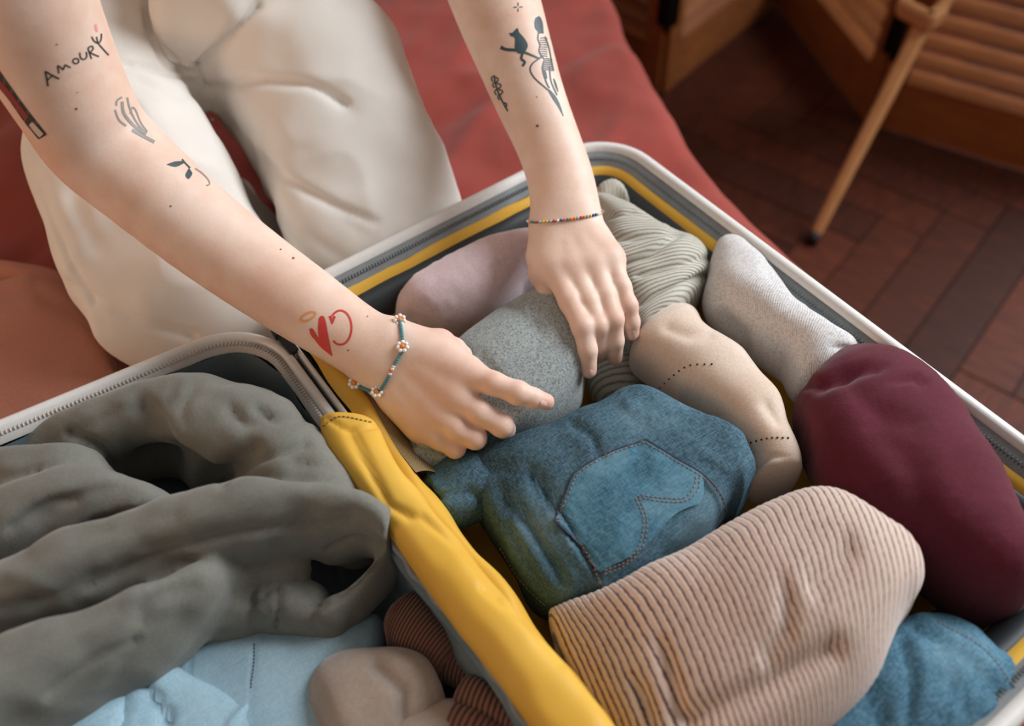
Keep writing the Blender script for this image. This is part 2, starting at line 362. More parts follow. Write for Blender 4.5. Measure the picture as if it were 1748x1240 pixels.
def stitches(mb, pts, tree, dash=5, gap=3, w=.9, off=.0006):
    pts = cr(pts, 200); d = np.concatenate([[0], np.cumsum(np.linalg.norm(np.diff(pts, axis=0), axis=1))]); s = 0
    while s + dash < d[-1]:
        q = [np.array([np.interp(x, d, pts[:, 0]), np.interp(x, d, pts[:, 1])]) for x in (s, s + dash / 2, s + dash)]
        hs = [hit(*x, tree, off) for x in q]; s += dash + gap
        if any(h is None for h in hs): continue
        mb.tube([h[0] for h in hs], w * .65 / F, 5)

# ================================================================== FLOOR (parquet laid in herringbone)
mb = MB(); mb.box((0, 0, -.012), (2.6, 0, 0), (0, 2.3, 0), (0, 0, .006)); floor = mb.build('floor', MT['gap'], smooth=False)
for nm, c_, a_, b_ in (('wall_back', (0, 2.35, 1.3), (2.6, 0, 0), (0, .05, 0)), ('wall_left', (-2.65, 0, 1.3), (.05, 0, 0), (0, 2.3, 0)), ('wall_right', (2.65, 0, 1.3), (.05, 0, 0), (0, 2.3, 0))):
    m = MB(); m.box(c_, a_, b_, (0, 0, 1.31)); tag(m.build(nm, MT['wall'], smooth=False), kind='structure'); tag(floor, kind='structure')
PW, PL = .088, .528
mb = MB(); a, b = PL / 2 - .0012, PW / 2 - .0012
mb.add([(-a, -b, -.006), (a, -b, -.006), (a, b, -.006), (-a, b, -.006), (-a, -b, -.001), (a, -b, -.001), (a, b, -.001), (-a, b, -.001), (-a + .001, -b + .001, 0), (a - .001, -b + .001, 0), (a - .001, b - .001, 0), (-a + .001, b - .001, 0)],
       [[0, 1, 5, 4], [1, 2, 6, 5], [2, 3, 7, 6], [3, 0, 4, 7], [4, 5, 9, 8], [5, 6, 10, 9], [6, 7, 11, 10], [7, 4, 8, 11], [8, 9, 10, 11]])
pl0 = mb.build('floor_plank', MT['floorwood'], floor, smooth=False, recenter=False)
ang = math.atan2(-.413, .102) ; ca, sa = math.cos(ang), math.sin(ang); first = True; cnt = 0
K = int(PL / PW)
for i in range(-40, 41):
    for j in range(-12, 13):
        # herringbone: diagonal chain of L-shaped pairs
        for kind in (0, 1):
            bx, by = i * PW + j * 2 * PL * 0, i * PW
            if kind == 0: x, y, r = bx + j * 2 * PL + PL / 2, by + PW / 2, 0
            else: x, y, r = bx + j * 2 * PL + PL + PW / 2, by + PW - PL / 2 + 0, math.pi / 2
            wx, wy = 1.16 + ca * x - sa * y, .463 + sa * x + ca * y
            if not (.55 < wx < 2.2 and -.75 < wy < 1.35): continue
            if (wx - .9) * .5 + (wy + .2) * 1 < -.35 or cnt > 295: continue
            o = pl0 if first else pl0.copy()
            if not first: C.objects.link(o)
            first = False; cnt += 1
            o.parent = floor; o.matrix_parent_inverse = Matrix.Translation(-Vector(floor.location)); o.location = (wx, wy, random.uniform(-.0008, .0004)); o.rotation_euler = (0, 0, ang + r)
# ================================================================== FOLDING SCREEN
def panel(p0, p1, root, H=1.5, nsl=32):
    p0 = np.array([*p0, 0.]); p1 = np.array([*p1, 0.]); d = p1 - p0; L = np.linalg.norm(d); d /= L; n = np.array([-d[1], d[0], 0]); z = np.array([0, 0, 1.])
    B = .012; e = thing('panel', None, None, tuple(p0 + d * L / 2 + z * B)); e.parent = root; e.matrix_parent_inverse = Matrix.Translation(-Vector(root.location))
    sw = .022
    for q in (sw, L - sw): MB().box(p0 + d * q + z * (B + H / 2), d * sw, n * .012, z * H / 2).build('stile', MT['screenwood'], e, smooth=False)
    for zz, hh in ((B + .055, .055), (B + H - .04, .04)): MB().box(p0 + d * L / 2 + z * zz, d * (L / 2 - 2 * sw), n * .010, z * hh).build('rail', MT['screenwood'], e, smooth=False)
    mb = MB(); pitch = (H - .2) / nsl
    dd = n * .012 + z * .0085
    mb.box(p0 + d * L / 2 + z * (B + .12), d * (L / 2 - 2 * sw), dd, np.cross(d, dd) / np.linalg.norm(dd) * .003); s0 = mb.build('slat', MT['screenwood'], e, smooth=False); base = s0.location.z
    for k in range(1, nsl):
        s = s0.copy(); C.objects.link(s); s.parent = e; s.matrix_parent_inverse = s0.matrix_parent_inverse.copy(); s.location.z = base + k * pitch
    return e
pts = [(1.03, 1.13), (1.092, .655), (1.575, .765), (1.362, .30), (1.55, -.17)]
scr = thing('folding_screen', 'tall folding screen of brown louvered wood panels standing on the parquet', 'screen', (1.35, .45, 0))
for a, b in zip(pts[:-1], pts[1:]): panel(a, b, scr)
for (x, y), zz in ((pts[1], .22), (pts[3], .22), (pts[1], 1.2), (pts[3], 1.2)):
    m = MB(); m.box((x, y, zz), (.016, 0, 0), (0, .016, 0), (0, 0, .045)); m.tube([(x - .012, y - .012, zz - .055), (x - .012, y - .012, zz + .055)], .006); m.build('hinge', MT['hinge'], scr, smooth=False)
# ================================================================== POLE leaning on the screen
ch = thing('wooden_pole', 'pale slim wooden pole with forked bracket and dark tip, leaning on the louvered screen', 'pole', (1.0, .13, 0))
zz = np.array([0, 0, 1.])
def bar(name, a, b, w, t, mat='stickwood', parent=ch, tp=(.8, 1, 1, .8)):
    a, b = np.array(a, float), np.array(b, float); d = b - a; L = np.linalg.norm(d); d /= L; s = np.cross(d, zz if abs(d[2]) < .9 else np.array([1., 0, 0])); s /= np.linalg.norm(s); u = np.cross(s, d)
    m = MB(); rows = []
    for k, sc in zip((0, .04, .97, 1), tp):
        rows.append([a + d * L * k + s * w * sc * i + u * t * sc * j for i, j in ((-1, -.6), (-.6, -1), (.6, -1), (1, -.6), (1, .6), (.6, 1), (-.6, 1), (-1, .6))])
    m.grid(np.array(rows), True, caps=True); return m.build(name, MT[mat], parent, smooth=False)
foot = P(1385, 414, .004 - RZ); top = P(1580, 34, -.30)
bar('shaft', foot + (top - foot) * .03, top, .012, .010, tp=(.75, .8, 1.15, 1.2))
m = MB(); m.tube([foot, foot + (top - foot) * .05], [.012, .010], 12); m.build('foot_tip', MT['rubber'], ch)
z_ = -.29
bar('bracket', P(1592, 40, z_), P(1537, 12, z_), .010, .016); bar('bracket', P(1582, 38, z_), P(1606, 22, z_), .012, .016); bar('bracket', P(1600, 28, z_), P(1636, -30, z_), .009, .012); bar('bracket', P(1537, 14, z_), P(1580, -50, z_), .009, .012)

# ================================================================== BED
BZ = RZ - .12
def bedsheet():
    # edge of the bed seen in the photograph, on the mattress plane
    edge = [(.40, -1.3), (.425, -.6), (.47, -.15), (.50, .02), (.545, .132), (.612, .293), (.665, .39), (.76, .62), (.86, .95), (.95, 1.25)]
    e = cr(edge, 150); nx = 150; g = np.zeros((150, nx, 3))
    for i in range(150):
        ex_, ey_ = e[i]
        for j in range(nx):
            s = j / (nx - 1)
            if s < .8: x = -1.25 + (ex_ + 1.25) * (s / .8) ** .75; z = BZ
            else:
                k = (s - .8) / .2; a = min(k / .3, 1) * math.pi / 2; x = ex_ + .04 * math.sin(a) + .02 * max(0, k - .3); z = BZ - .04 * (1 - math.cos(a)) - max(0, (k - .3)) / .7 * .36
            g[i, j] = (x, ey_, z)
    q = g.copy(); w = noise(q * (9, 5, 5), 3) * .006 + np.abs(noise(q * (12, 14, 9), 5)) * .006 + (.5 - np.abs(noise(np.stack([q[..., 0] * 7 + q[..., 1] * 5, q[..., 1] * 11 - q[..., 0] * 6, q[..., 2] * 0], -1), 15))) * .014 + noise(q * (50, 30, 30), 8) * .0015
    near = ((g[..., 0] > -.3) & (g[..., 0] < .4) & (g[..., 1] < .05)); w = np.where(near, -np.abs(w) - .001, w)
    g[..., 2] += w - .002; side = np.clip((BZ - .02 - g[..., 2]) / .05, 0, 1); g[..., 0] += side * (noise(q * (3, 22, 4), 9) * .02)
    return g
bed = thing('bed', 'low bed under a wrinkled brick red sheet, person kneeling on it', 'bed', (0, 0, 0))
sheet = MB().grid(bedsheet()); sheet.build('bed_sheet', MT['sheet'], bed)
m = MB(); m.box((-.44, -.03, .28), (.80, 0, 0), (0, 1.2, 0), (0, 0, .185)); m.build('mattress', MT['zip_edge'], bed, smooth=False)
for sx in (-1.1, .25):
    for sy in (-1.1, 1.1): m = MB(); m.box((sx, sy - .03, .048), (.03, 0, 0), (0, .03, 0), (0, 0, .048)); m.build('bed_leg', MT['screenwood'], bed, smooth=False)
# ================================================================== salmon blanket fold at the left
cloth_thing('folded_blanket', 'smooth salmon brown folded blanket beside the left knee', 'blanket', 'blanket', [
    ([(-420, 560, -300, 1100, -.085, .045), (-200, 480, -100, 980, -.085, .05), (0, 462, 60, 860, -.085, .052), (90, 472, 170, 800, -.088, .046), (170, 540, 250, 740, -.095, .035), (215, 610, 260, 690, -.105, .02)],
     dict(nu=90, nv=60, cap=(.05, .2), p=2.6, wr=((.006, (7, 7, 7)), (.003, (25, 12, 12))), creases=[([(-100, 500), (60, 495), (150, 545), (230, 640)], 14, .006), ([(-50, 640), (120, 600), (230, 640)], 25, .004)], seed=3)),
    ([(-400, 480, -380, 560, -.09, .03), (-150, 452, -140, 520, -.085, .03), (0, 448, 10, 520, -.085, .03), (110, 470, 90, 545, -.09, .028), (180, 540, 140, 600, -.1, .02)], dict(nu=60, nv=30, cap=(.05, .15), wr=((.003, (20, 12, 12)),), seed=8))])
# ================================================================== SUITCASE
case = thing('suitcase', 'open white hard-shell suitcase with yellow lining, packed with rolled clothes', 'suitcase', (0, -.28, BZ))
W, L = .374, .577
def rr(x0, x1, y0, y1, r, n=10):
    out = []
    for cx_, cy_, a0 in ((x1 - r, y1 - r, 0), (x0 + r, y1 - r, 90), (x0 + r, y0 + r, 180), (x1 - r, y0 + r, 270)):
        for k in range(n + 1): a = math.radians(a0 + 90 * k / n); out.append((cx_ + r * math.cos(a), cy_ + r * math.sin(a)))
        # straight subdivisions follow from the next corner
    pts = []
    for i in range(len(out)):
        a, b = np.array(out[i]), np.array(out[(i + 1) % len(out)]); k = max(1, int(np.linalg.norm(b - a) / .012))
        for j in range(k): pts.append(a + (b - a) * j / k)
    return np.array(pts)
def ring(prof, x0, x1, y0, y1, r, tf, wob=0, seed=0):
    base = rr(x0, x1, y0, y1, r); rows = []
    cxm, cym = (x0 + x1) / 2, (y0 + y1) / 2
    for d, z in prof:
        q = base.copy()
        # inward offset with matching corner radius
        t = np.roll(base, -1, 0) - np.roll(base, 1, 0); t /= np.linalg.norm(t, axis=1)[:, None]; n = np.stack([-t[:, 1], t[:, 0]], 1)
        if ((np.array([cxm, cym]) - base) * n).sum() < 0: n = -n
        hs_ = np.clip(-n[:, 0] if False else (n[:, 0] if x0 > -.3 else -n[:, 0]), 0, 1)   # the hinge side is narrower
        k_ = 1 - hs_ ** 2 * (.62 if x0 > -.3 else .1); q = base + n * (np.array(d) * k_)[:, None]; p = np.column_stack([q, np.full(len(q), z)])
        if wob: w = noise(p * (38, 38, 6), seed) * wob; p[:, :2] += n * w[:, None]
        rows.append(tf(p))
    return np.array(rows).transpose(1, 0, 2)
idt = lambda p: p + np.array([0, 0, RZ])
TA = math.radians(6.5)
def tilt(p):                                 # the left half leans up about the hinge line
    x = p[:, 0] + .018; z = p[:, 2]; return np.column_stack([-.018 + x * math.cos(TA) + z * math.sin(TA), p[:, 1], -x * math.sin(TA) + z * math.cos(TA) + RZ])
SQ = {'R': .42, 'L': .8}
def prof_part(name, prof, half, mat, wob=0, seed=0, fill=None, r=None, smooth=True):
    if half == 'R': box, tf, rad = (-.014, W, -L, .012, .06), idt, None
    else: box, tf = (-.018 - W, -.018, -L, .0, .06), tilt
    x0, x1, y0, y1, rad = box
    g = ring(prof, x0, x1, y0, y1, rad if r is None else r, tf, wob, seed); m = MB()
    if name in ('elastic_trim', 'lining_band', 'zip_tape') and half == 'R':
        keep = (g[:, 0, 0] > .06) | (g[:, 0, 1] > -.045) | (g[:, 0, 1] < -L + .05); i0 = int(np.argmax(~keep)); g = np.roll(g, -i0, 0); keep = np.roll(keep, -i0); g = g[int(np.argmax(keep)):]; m.grid(g)
    else: m.grid(g, False, True)
    if fill is not None:
        d, z = prof[fill]; n = g.shape[0]; col = g[:, fill]; m.add(col, [list(range(n))])
    return m.build(name, MT[mat], case, smooth)
for half, shell in (('R', 'right'), ('L', 'left')):
    prof_part('shell', [(.0075, -.001), (.004, -.003), (.0015, -.008), (.001, -.06), (.004, -.095), (.012, -.112), (.030, -.118)], half, 'white_shell', fill=6)
    prof_part('rim_bead', [(.0, -.010), (-.0015, -.003), (.0005, .003), (.004, .0048), (.0085, .0038), (.0108, -.001)] if half == 'R' else [(.0, -.008), (-.001, -.002), (.001, .003), (.0045, .004), (.008, .002), (.009, -.003)], half, 'white_shell')
zt = prof_part('zip_tape', [(.0098, -.001), (.012, -.0015), (.017, -.0045), (.0225, -.0095)], 'R', 'zip_grey', wob=.0006, seed=2)
prof_part('zip_tape', [(.009, -.002), (.0115, .0005), (.0145, -.001), (.017, -.006)], 'L', 'zip_edge', wob=.0004, seed=2)
prof_part('lining_band', [(.0222, -.009), (.0245, -.0095), (.028, -.012), (.0315, -.017)], 'R', 'yellow', wob=.0016, seed=4)
prof_part('elastic_trim', [(.0295, -.0145), (.033, -.0135), (.040, -.019), (.0455, -.029), (.047, -.040)], 'R', 'black', wob=.0012, seed=5)
prof_part('lining', [(.0465, -.037), (.051, -.060), (.052, -.090), (.055, -.104), (.070, -.110)], 'R', 'yellow', wob=.003, seed=6, fill=4)
prof_part('lining', [(.0165, -.005), (.020, -.022), (.024, -.05), (.028, -.09), (.05, -.108)], 'L', 'lining_grey', wob=.0045, seed=7, fill=4)
# zip teeth: fine ribs running along both tapes
for half, dd, zz_ in (('R', .0170, -.0038), ('L', .0125, .0010)):
    x0, x1, y0, y1 = (-.014, W, -L, .012) if half == 'R' else (-.018 - W, -.018, -L, 0); g = ring([(dd - .0018, zz_), (dd + .0018, zz_ - .001)], x0, x1, y0, y1, .06, idt if half == 'R' else tilt)
    m = MB(); path = g[:, 0]; p2 = g[:, 1]; seg = np.linalg.norm(np.roll(path, -1, 0) - path, axis=1); cum = np.concatenate([[0], np.cumsum(seg)])
    A = np.vstack([path, path[:1]]); B = np.vstack([p2, p2[:1]]); n = int(cum[-1] / .0030)
    for k in range(n):
        s = cum[-1] * k / n; a = np.array([np.interp(s, cum, A[:, q]) for q in range(3)]); b = np.array([np.interp(s, cum, B[:, q]) for q in range(3)])
        m.tube([a + (0, 0, .0004), b + (0, 0, .0004)], .0007, 4)
    o = m.build('zip_teeth', MT['teeth' if half == 'R' else 'zip_edge'], case); tag(o, kind='stuff')
# hinge fabric between halves, then the yellow divider roll, mesh pocket
m = MB(); g = np.array([[(x, y, RZ - .004 - .012 * math.sin(math.pi * (x + .03) / .04) + .001 * math.sin(y * 90)) for x in np.linspace(-.03, -.006, 8)] for y in np.linspace(-L + .05, -.05, 40)]); m.grid(g); m.build('hinge_cloth', MT['lining_grey'], case)
m = MB(); 
add_loft(m, [(545, 712, 636, 716, .004, .014), (570, 790, 684, 795, .006, .018), (650, 900, 768, 900, .006, .019), (735, 1020, 872, 1030, .006, .019), (820, 1130, 965, 1140, .006, .019), (890, 1230, 1048, 1240, .006, .019), (1000, 1400, 1170, 1400, .006, .019)],
         nu=160, nv=48, cap=(.03, .02), p=2.4, wr=((.0022, (30, 12, 30)), (.0012, (70, 40, 60))), creases=[([(600, 740), (660, 860), (700, 880)], 9, .004), ([(720, 880), (800, 940), (860, 1010)], 8, .003), ([(830, 1000), (900, 1060), (960, 1130)], 9, .003), ([(560, 715), (590, 735), (640, 730)], 4, .002)], seed=21)
BV['roll'] = bvh_of(np.vstack(m.v), m.f); m.build('divider_roll', MT['yellow'], case)
m = MB(); stitches(m, [(552, 728), (580, 712), (635, 722)], BV['roll'], 5, 2.5, 1); o = m.build('stitching', MT['thread'], case); tag(o, kind='stuff')
# yellow panel strip beside the hinge and net pocket dropping into the right half
def sheetgrid(A, B, zA, zB, n=50, k=14, sag=0, wob=0, seed=0):
    a, b = cr(A, n), cr(B, n); g = np.zeros((n, k, 3))
    for i in range(n):
        pa, pb = P(*a[i], zA), P(*b[i], zB)
        for j in range(k):
            t = j / (k - 1); g[i, j] = pa + (pb - pa) * t - np.array([0, 0, sag * math.sin(math.pi * t)])
    if wob: g[..., 2] += noise(g * (40, 40, 40), seed) * wob
    return g
def strip(name, mat, prof, y0, y1, n, wob, seed):
    pr = cr(prof, 24); ys = np.linspace(y0, y1, n); g = np.array([[(x, y, z + RZ) for x, z in pr] for y in ys])
    w = noise(g * (40, 24, 40), seed) * wob; g[..., 2] += w * .6; g[..., 0] += w
    k = np.clip((-.13 - g[..., 1]) / .06, 0, 1); k = k * k * (3 - 2 * k); g[..., 2] -= k * .014; g[..., 0] -= k * .004
    m = MB(); m.grid(g); return m.build(name, MT[mat], case)
strip('lining_strip', 'yellow', [(-.008, .002), (.001, .0065), (.0085, .004), (.0135, -.010), (.018, -.045), (.028, -.10)], -.030, -L + .03, 110, .003, 51)
strip('net_pocket', 'net', [(.0088, .0050), (.017, -.001), (.032, -.022), (.048, -.050), (.056, -.09)], -.045, -.208, 50, .003, 52)
# dark zip pull at the corner of the left half
m = MB(); a, b = P(478, 570, .006), P(503, 602, .004); d = (b - a) / 2; s = np.cross(d, (0, 0, 1)); s = s / np.linalg.norm(s) * .004; m.box((a + b) / 2, d, s, (0, 0, .002)); m.box(a + (0, 0, .002), d * .3, s * 1.4, (0, 0, .003)); m.build('zip_pull', MT['black'], case, smooth=False)
# grey piping edge of the divider that shows along the yellow roll
m = MB(); q = cr([(664, 905), (700, 968), (760, 1040), (830, 1130), (900, 1236), (980, 1360)], 60); m.tube([P(x - 2, y, -.002) + np.array([.001 * math.sin(i * .8), 0, 0]) for i, (x, y) in enumerate(q)], .0024, 8); m.build('piping', MT['zip_grey'], case)
m = MB(); m.grid(sheetgrid([(x + 6, y - 3) for x, y in q[::6]], [(x - 15, y + 9) for x, y in q[::6]], -.004, -.012, n=60, k=6, wob=.0025, seed=55)); m.build('edge_flap', MT['lining_grey'], case)

# ================================================================== CLOTHES, right half
cloth_thing('pink_sweater', 'rolled pale pink sweater between the two hands at the back of the case', 'sweater', 'pink', [
    ([(655, 500, 700, 590, -.040, .034), (700, 470, 775, 585, -.038, .038), (780, 430, 850, 560, -.036, .040), (850, 408, 920, 510, -.036, .040), (925, 400, 985, 480, -.036, .038), (985, 398, 1030, 465, -.036, .034)],
     dict(nu=90, nv=60, cap=(.2, .15), wr=((.003, (25, 25, 25)), (.0006, (150, 150, 150))), seed=2, creases=[([(700, 545), (760, 575), (800, 570)], 14, .004)]))])
BVG = cloth_thing('grey_sweater', 'rolled heather grey sweater pressed down by both hands', 'sweater', 'heather', [
    ([(700, 690, 720, 800, -.060, .030), (742, 640, 760, 790, -.048, .034), (790, 568, 830, 775, -.044, .042), (860, 520, 905, 752, -.040, .046), (925, 487, 985, 705, -.038, .048), (965, 480, 1012, 665, -.040, .046)],
     dict(nu=110, nv=70, cap=(.06, .12), p=2.4, caps_pow=.5, wr=((.003, (28, 28, 28)),), creases=[([(740, 745), (800, 690), (870, 700)], 10, .004), ([(770, 600), (820, 615), (850, 650)], 12, .0035), ([(865, 515), (905, 540), (920, 560)], 10, .003)], seed=4)),
    ([(690, 745, 700, 802, -.030, .016), (725, 745, 730, 806, -.028, .018), (785, 752, 782, 796, -.030, .016)], dict(nu=60, nv=30, cap=(.3, .3), seed=5, wr=((.002, (60, 60, 60)),), creases=[([(700, 760), (730, 775), (760, 770)], 5, .004)]))])
cloth_thing('sage_sweater', 'sage green ribbed sweater bunched at the far corner of the case', 'sweater', 'sage', [
    ([(972, 358, 1034, 346, -.038, .028), (985, 392, 1100, 374, -.036, .034), (1000, 428, 1180, 424, -.034, .038), (1015, 480, 1212, 450, -.034, .042), (1040, 530, 1205, 495, -.036, .042), (1060, 580, 1185, 525, -.040, .040), (1070, 630, 1120, 590, -.048, .034)],
     dict(nu=300, nv=70, cap=(.12, .12), p=2.5, ribs=56, rib_depth=.00022, wr=((.0035, (30, 30, 30)),), creases=[([(1050, 405), (1120, 397), (1170, 388)], 7, .006), ([(1060, 450), (1110, 430), (1160, 400)], 6, .007), ([(1085, 520), (1140, 495), (1205, 470)], 7, .006), ([(1090, 470), (1150, 455), (1205, 440)], 6, .004), ([(1040, 370), (1080, 360), (1130, 372)], 5, .004)], seed=6)),
    ([(1000, 590, 1085, 570, -.075, .028), (1000, 640, 1100, 620, -.078, .028), (1010, 700, 1110, 680, -.085, .022)], dict(nu=120, nv=40, cap=(.2, .3), ribs=14, rib_depth=.0003, seed=66)),
    ([(1000, 330, 1010, 400, -.035, .025), (1035, 315, 1060, 380, -.033, .028), (1070, 335, 1085, 390, -.036, .022)], dict(nu=120, nv=40, cap=(.3, .3), ribs=12, rib_depth=.0002, seed=9, wr=((.001, (30, 30, 30)),)))])
cloth_thing('pale_sweater', 'rolled pale grey speckled knit along the outer long rim', 'sweater', 'pale', [
    ([(1205, 432, 1255, 415, -.035, .034), (1190, 492, 1300, 455, -.032, .038), (1200, 548, 1352, 503, -.030, .040), (1258, 602, 1410, 545, -.030, .040), (1315, 645, 1470, 592, -.032, .040), (1370, 700, 1480, 640, -.038, .036)],
     dict(nu=110, nv=64, cap=(.16, .12), p=2.4, wr=((.0028, (35, 35, 35)),), creases=[([(1235, 540), (1265, 570), (1275, 600)], 12, .004), ([(1305, 455), (1320, 475)], 8, .003), ([(1425, 590), (1450, 595)], 6, .003)], seed=11))])
cloth_thing('beige_sweater', 'rolled beige knit with rows of tiny eyelets beside the folded jeans', 'sweater', 'beige', [
    ([(1088, 572, 1170, 525, -.040, .034), (1070, 628, 1212, 560, -.036, .038), (1140, 690, 1290, 612, -.034, .040), (1210, 748, 1335, 682, -.034, .040), (1255, 800, 1358, 760, -.036, .037), (1272, 838, 1378, 820, -.040, .030)],
     dict(nu=110, nv=64, cap=(.18, .03), p=2.4, wr=((.0028, (30, 30, 30)),), creases=[([(1140, 560), (1180, 575), (1210, 570)], 10, .003), ([(1310, 690), (1330, 720)], 10, .004), ([(1285, 800), (1320, 780), (1345, 785)], 6, .002)], seed=13))])
m = MB()
for row in ([(1120, 670), (1145, 645), (1175, 625), (1215, 622)], [(1255, 765), (1285, 755), (1315, 748), (1345, 748)]):
    q = cr(row, 11)
    for x, y in q:
        h = hit(x, y, BV['beige_sweater'], .0002)
        if h: m.ball(h[0], .0009, 6, 4)
o = m.build('eyelets', MT['rubber'], bpy.data.objects['beige_sweater']); tag(o, 'dark eyelet holes', kind='stuff')
g, _ = loft([(1276, 836, 1378, 824, -.030, .018), (1290, 842, 1376, 832, -.030, .018)], nu=6, nv=30, cap=(0, 0)); 
cloth_thing('maroon_sweater', 'large rolled maroon fleece sweater against the outer rim', 'sweater', 'maroon', [
    ([(1372, 640, 1455, 592, -.034, .034), (1340, 700, 1570, 632, -.028, .044), (1360, 790, 1640, 700, -.024, .050), (1415, 885, 1705, 780, -.022, .054), (1495, 965, 1755, 870, -.022, .056), (1575, 1030, 1790, 955, -.024, .054), (1650, 1085, 1790, 1040, -.034, .046)],
     dict(nu=120, nv=72, cap=(.14, .14), p=2.4, wr=((.0035, (22, 22, 22)), (.0004, (300, 300, 300))), creases=[([(1400, 665), (1450, 640), (1500, 630)], 10, .005), ([(1535, 650), (1560, 645), (1575, 655)], 7, .004), ([(1440, 640), (1480, 690), (1560, 720)], 18, .003), ([(1345, 660), (1400, 655), (1470, 625)], 8, .005), ([(1500, 720), (1560, 800), (1570, 900)], 30, .004)], seed=15))])
jeans = cloth_thing('folded_jeans', 'folded mid blue jeans showing a stitched back pocket', 'jeans', 'denim', [
    ([(760, 792, 870, 965, -.058, .030), (832, 745, 935, 1045, -.050, .038), (935, 722, 1040, 1035, -.042, .042), (1005, 690, 1130, 985, -.038, .044), (1075, 660, 1225, 925, -.036, .044), (1180, 705, 1280, 905, -.038, .042), (1250, 750, 1300, 880, -.042, .038)],
     dict(nu=140, nv=80, cap=(.06, .06), p=3.6, wr=((.003, (22, 22, 22)), (.0009, (70, 70, 70))), creases=[([(850, 840), (905, 900), (960, 990)], 9, .005), ([(905, 810), (960, 880), (1020, 985)], 6, .0035), ([(870, 900), (900, 960), (930, 1010)], 6, .003), ([(980, 730), (1010, 745), (1020, 770)], 8, .003), ([(1085, 775), (1110, 770), (1120, 790)], 4, .002), ([(920, 850), (980, 940), (1030, 1000)], 9, -.002), ([(835, 800), (900, 800), (930, 840)], 12, .003), ([(1070, 690), (1160, 740), (1240, 800)], 9, -.002)], seed=17)),
    ([(708, 812, 735, 850, -.040, .016), (740, 788, 778, 898, -.042, .020), (790, 770, 850, 885, -.046, .026), (860, 780, 890, 940, -.055, .03)], dict(nu=60, nv=40, cap=(.2, .1), p=2.4, wr=((.003, (40, 40, 40)),), creases=[([(750, 850), (800, 840), (850, 870)], 8, .004)], seed=18))])
JB = BV['folded_jeans']
m = MB()   # pocket panel: a second layer of denim
patch(m, [(948, 888), (965, 850), (985, 808), (1040, 775), (1100, 755)], [(1025, 975), (1090, 940), (1150, 880), (1195, 855), (1199, 810)], JB, .0022, 4)
m.build('back_pocket', denim('pocket_denim', '2d5062', '49758a', '6b95a6', 30), jeans)
m = MB()
outl = [(948, 888), (965, 850), (985, 808), (1040, 775), (1102, 753)]
for off in (0, 5): stitches(m, [(x + off * .8, y + off * .6) for x, y in outl], JB, off=.0024)
for off in (0, 6): stitches(m, [(1102, 753 + off), (1150, 782 + off), (1199, 812 + off), (1225, 842 + off * .5), (1236 - off * .6, 872)], JB, off=.0024)
for off in (0, 6): stitches(m, [(948 + off, 890 - off * .3), (985 + off, 930 - off), (1010 + off, 965), (1025 + off, 1008)], JB, off=.0024)
for off in (0, 6): stitches(m, [(1193 - off, 815), (1188 - off, 840 - off), (1165, 858 - off), (1125, 858 - off), (1087, 850 - off * .4)], JB, off=.0024)
for off in (0, 6): stitches(m, [(1085 + off, 853), (1098 + off, 890), (1090 + off, 930), (1068, 958 + off * .8), (1030, 974 + off)], JB, off=.0024)
for off in (0,): stitches(m, [(855, 935), (885, 985), (920, 1022), (938, 1036)], JB, off=.001)
o = m.build('stitching', MT['thread'], jeans); tag(o, 'tan stitching', kind='stuff')
m = MB()
for l in ([(948, 888), (965, 850), (985, 808), (1040, 775), (1102, 753)], [(1102, 753), (1150, 782), (1199, 812), (1225, 842), (1236, 872)], [(948, 890), (985, 930), (1010, 965), (1025, 1008)]): ribbon(m, l, 1.8, JB, .0021, 5, .0008)
o = m.build('pocket_seam', MT['thread_navy'], jeans)
cloth_thing('rosy_sweater', 'large rolled rosy beige sweater with fine dark ribs in the foreground', 'sweater', 'rosy', [
    ([(925, 1045, 1010, 1330, -.050, .030), (965, 1022, 1130, 1370, -.040, .042), (1060, 990, 1220, 1350, -.030, .054), (1160, 925, 1310, 1300, -.022, .060), (1290, 850, 1410, 1235, -.016, .064), (1400, 832, 1490, 1165, -.014, .064), (1490, 890, 1545, 1110, -.020, .058), (1535, 950, 1565, 1070, -.030, .046)],
     dict(nu=560, nv=84, cap=(.05, .16), p=2.5, ribs=54, rib_depth=.00022, wr=((.0045, (20, 20, 20)),), creases=[([(1390, 1000), (1430, 960), (1450, 930)], 16, .006), ([(1310, 1120), (1340, 1080), (1345, 1010)], 14, .006), ([(1180, 1230), (1290, 1180), (1420, 1110)], 20, .009), ([(1130, 1110), (1150, 1180), (1160, 1230)], 14, .006), ([(1090, 1180), (1110, 1230)], 12, .005)], seed=19))])
cloth_thing('rolled_jeans', 'bundle of rolled blue jeans in the nearest corner of the case', 'jeans', 'denim2', [
    ([(1400, 1180, 1300, 1420, -.045, .04), (1520, 1050, 1420, 1400, -.044, .046), (1610, 1045, 1560, 1370, -.044, .046), (1690, 1100, 1660, 1300, -.046, .042), (1750, 1160, 1735, 1230, -.052, .034)],
     dict(nu=110, nv=64, cap=(.1, .14), p=2.5, wr=((.004, (25, 25, 25)), (.0015, (70, 70, 70))), creases=[([(1560, 1070), (1640, 1120), (1720, 1200)], 9, .004), ([(1590, 1060), (1670, 1110), (1735, 1185)], 6, -.002), ([(1480, 1170), (1510, 1240)], 12, .006), ([(1540, 1100), (1560, 1160), (1550, 1230)], 12, .005), ([(1620, 1150), (1650, 1220)], 12, .004)], seed=23))])
m = MB(); stitches(m, [(1600, 1062), (1680, 1110), (1740, 1185)], BV['rolled_jeans'], 6, 3); o = m.build('stitching', MT['thread'], bpy.data.objects['rolled_jeans']); tag(o, kind='stuff')
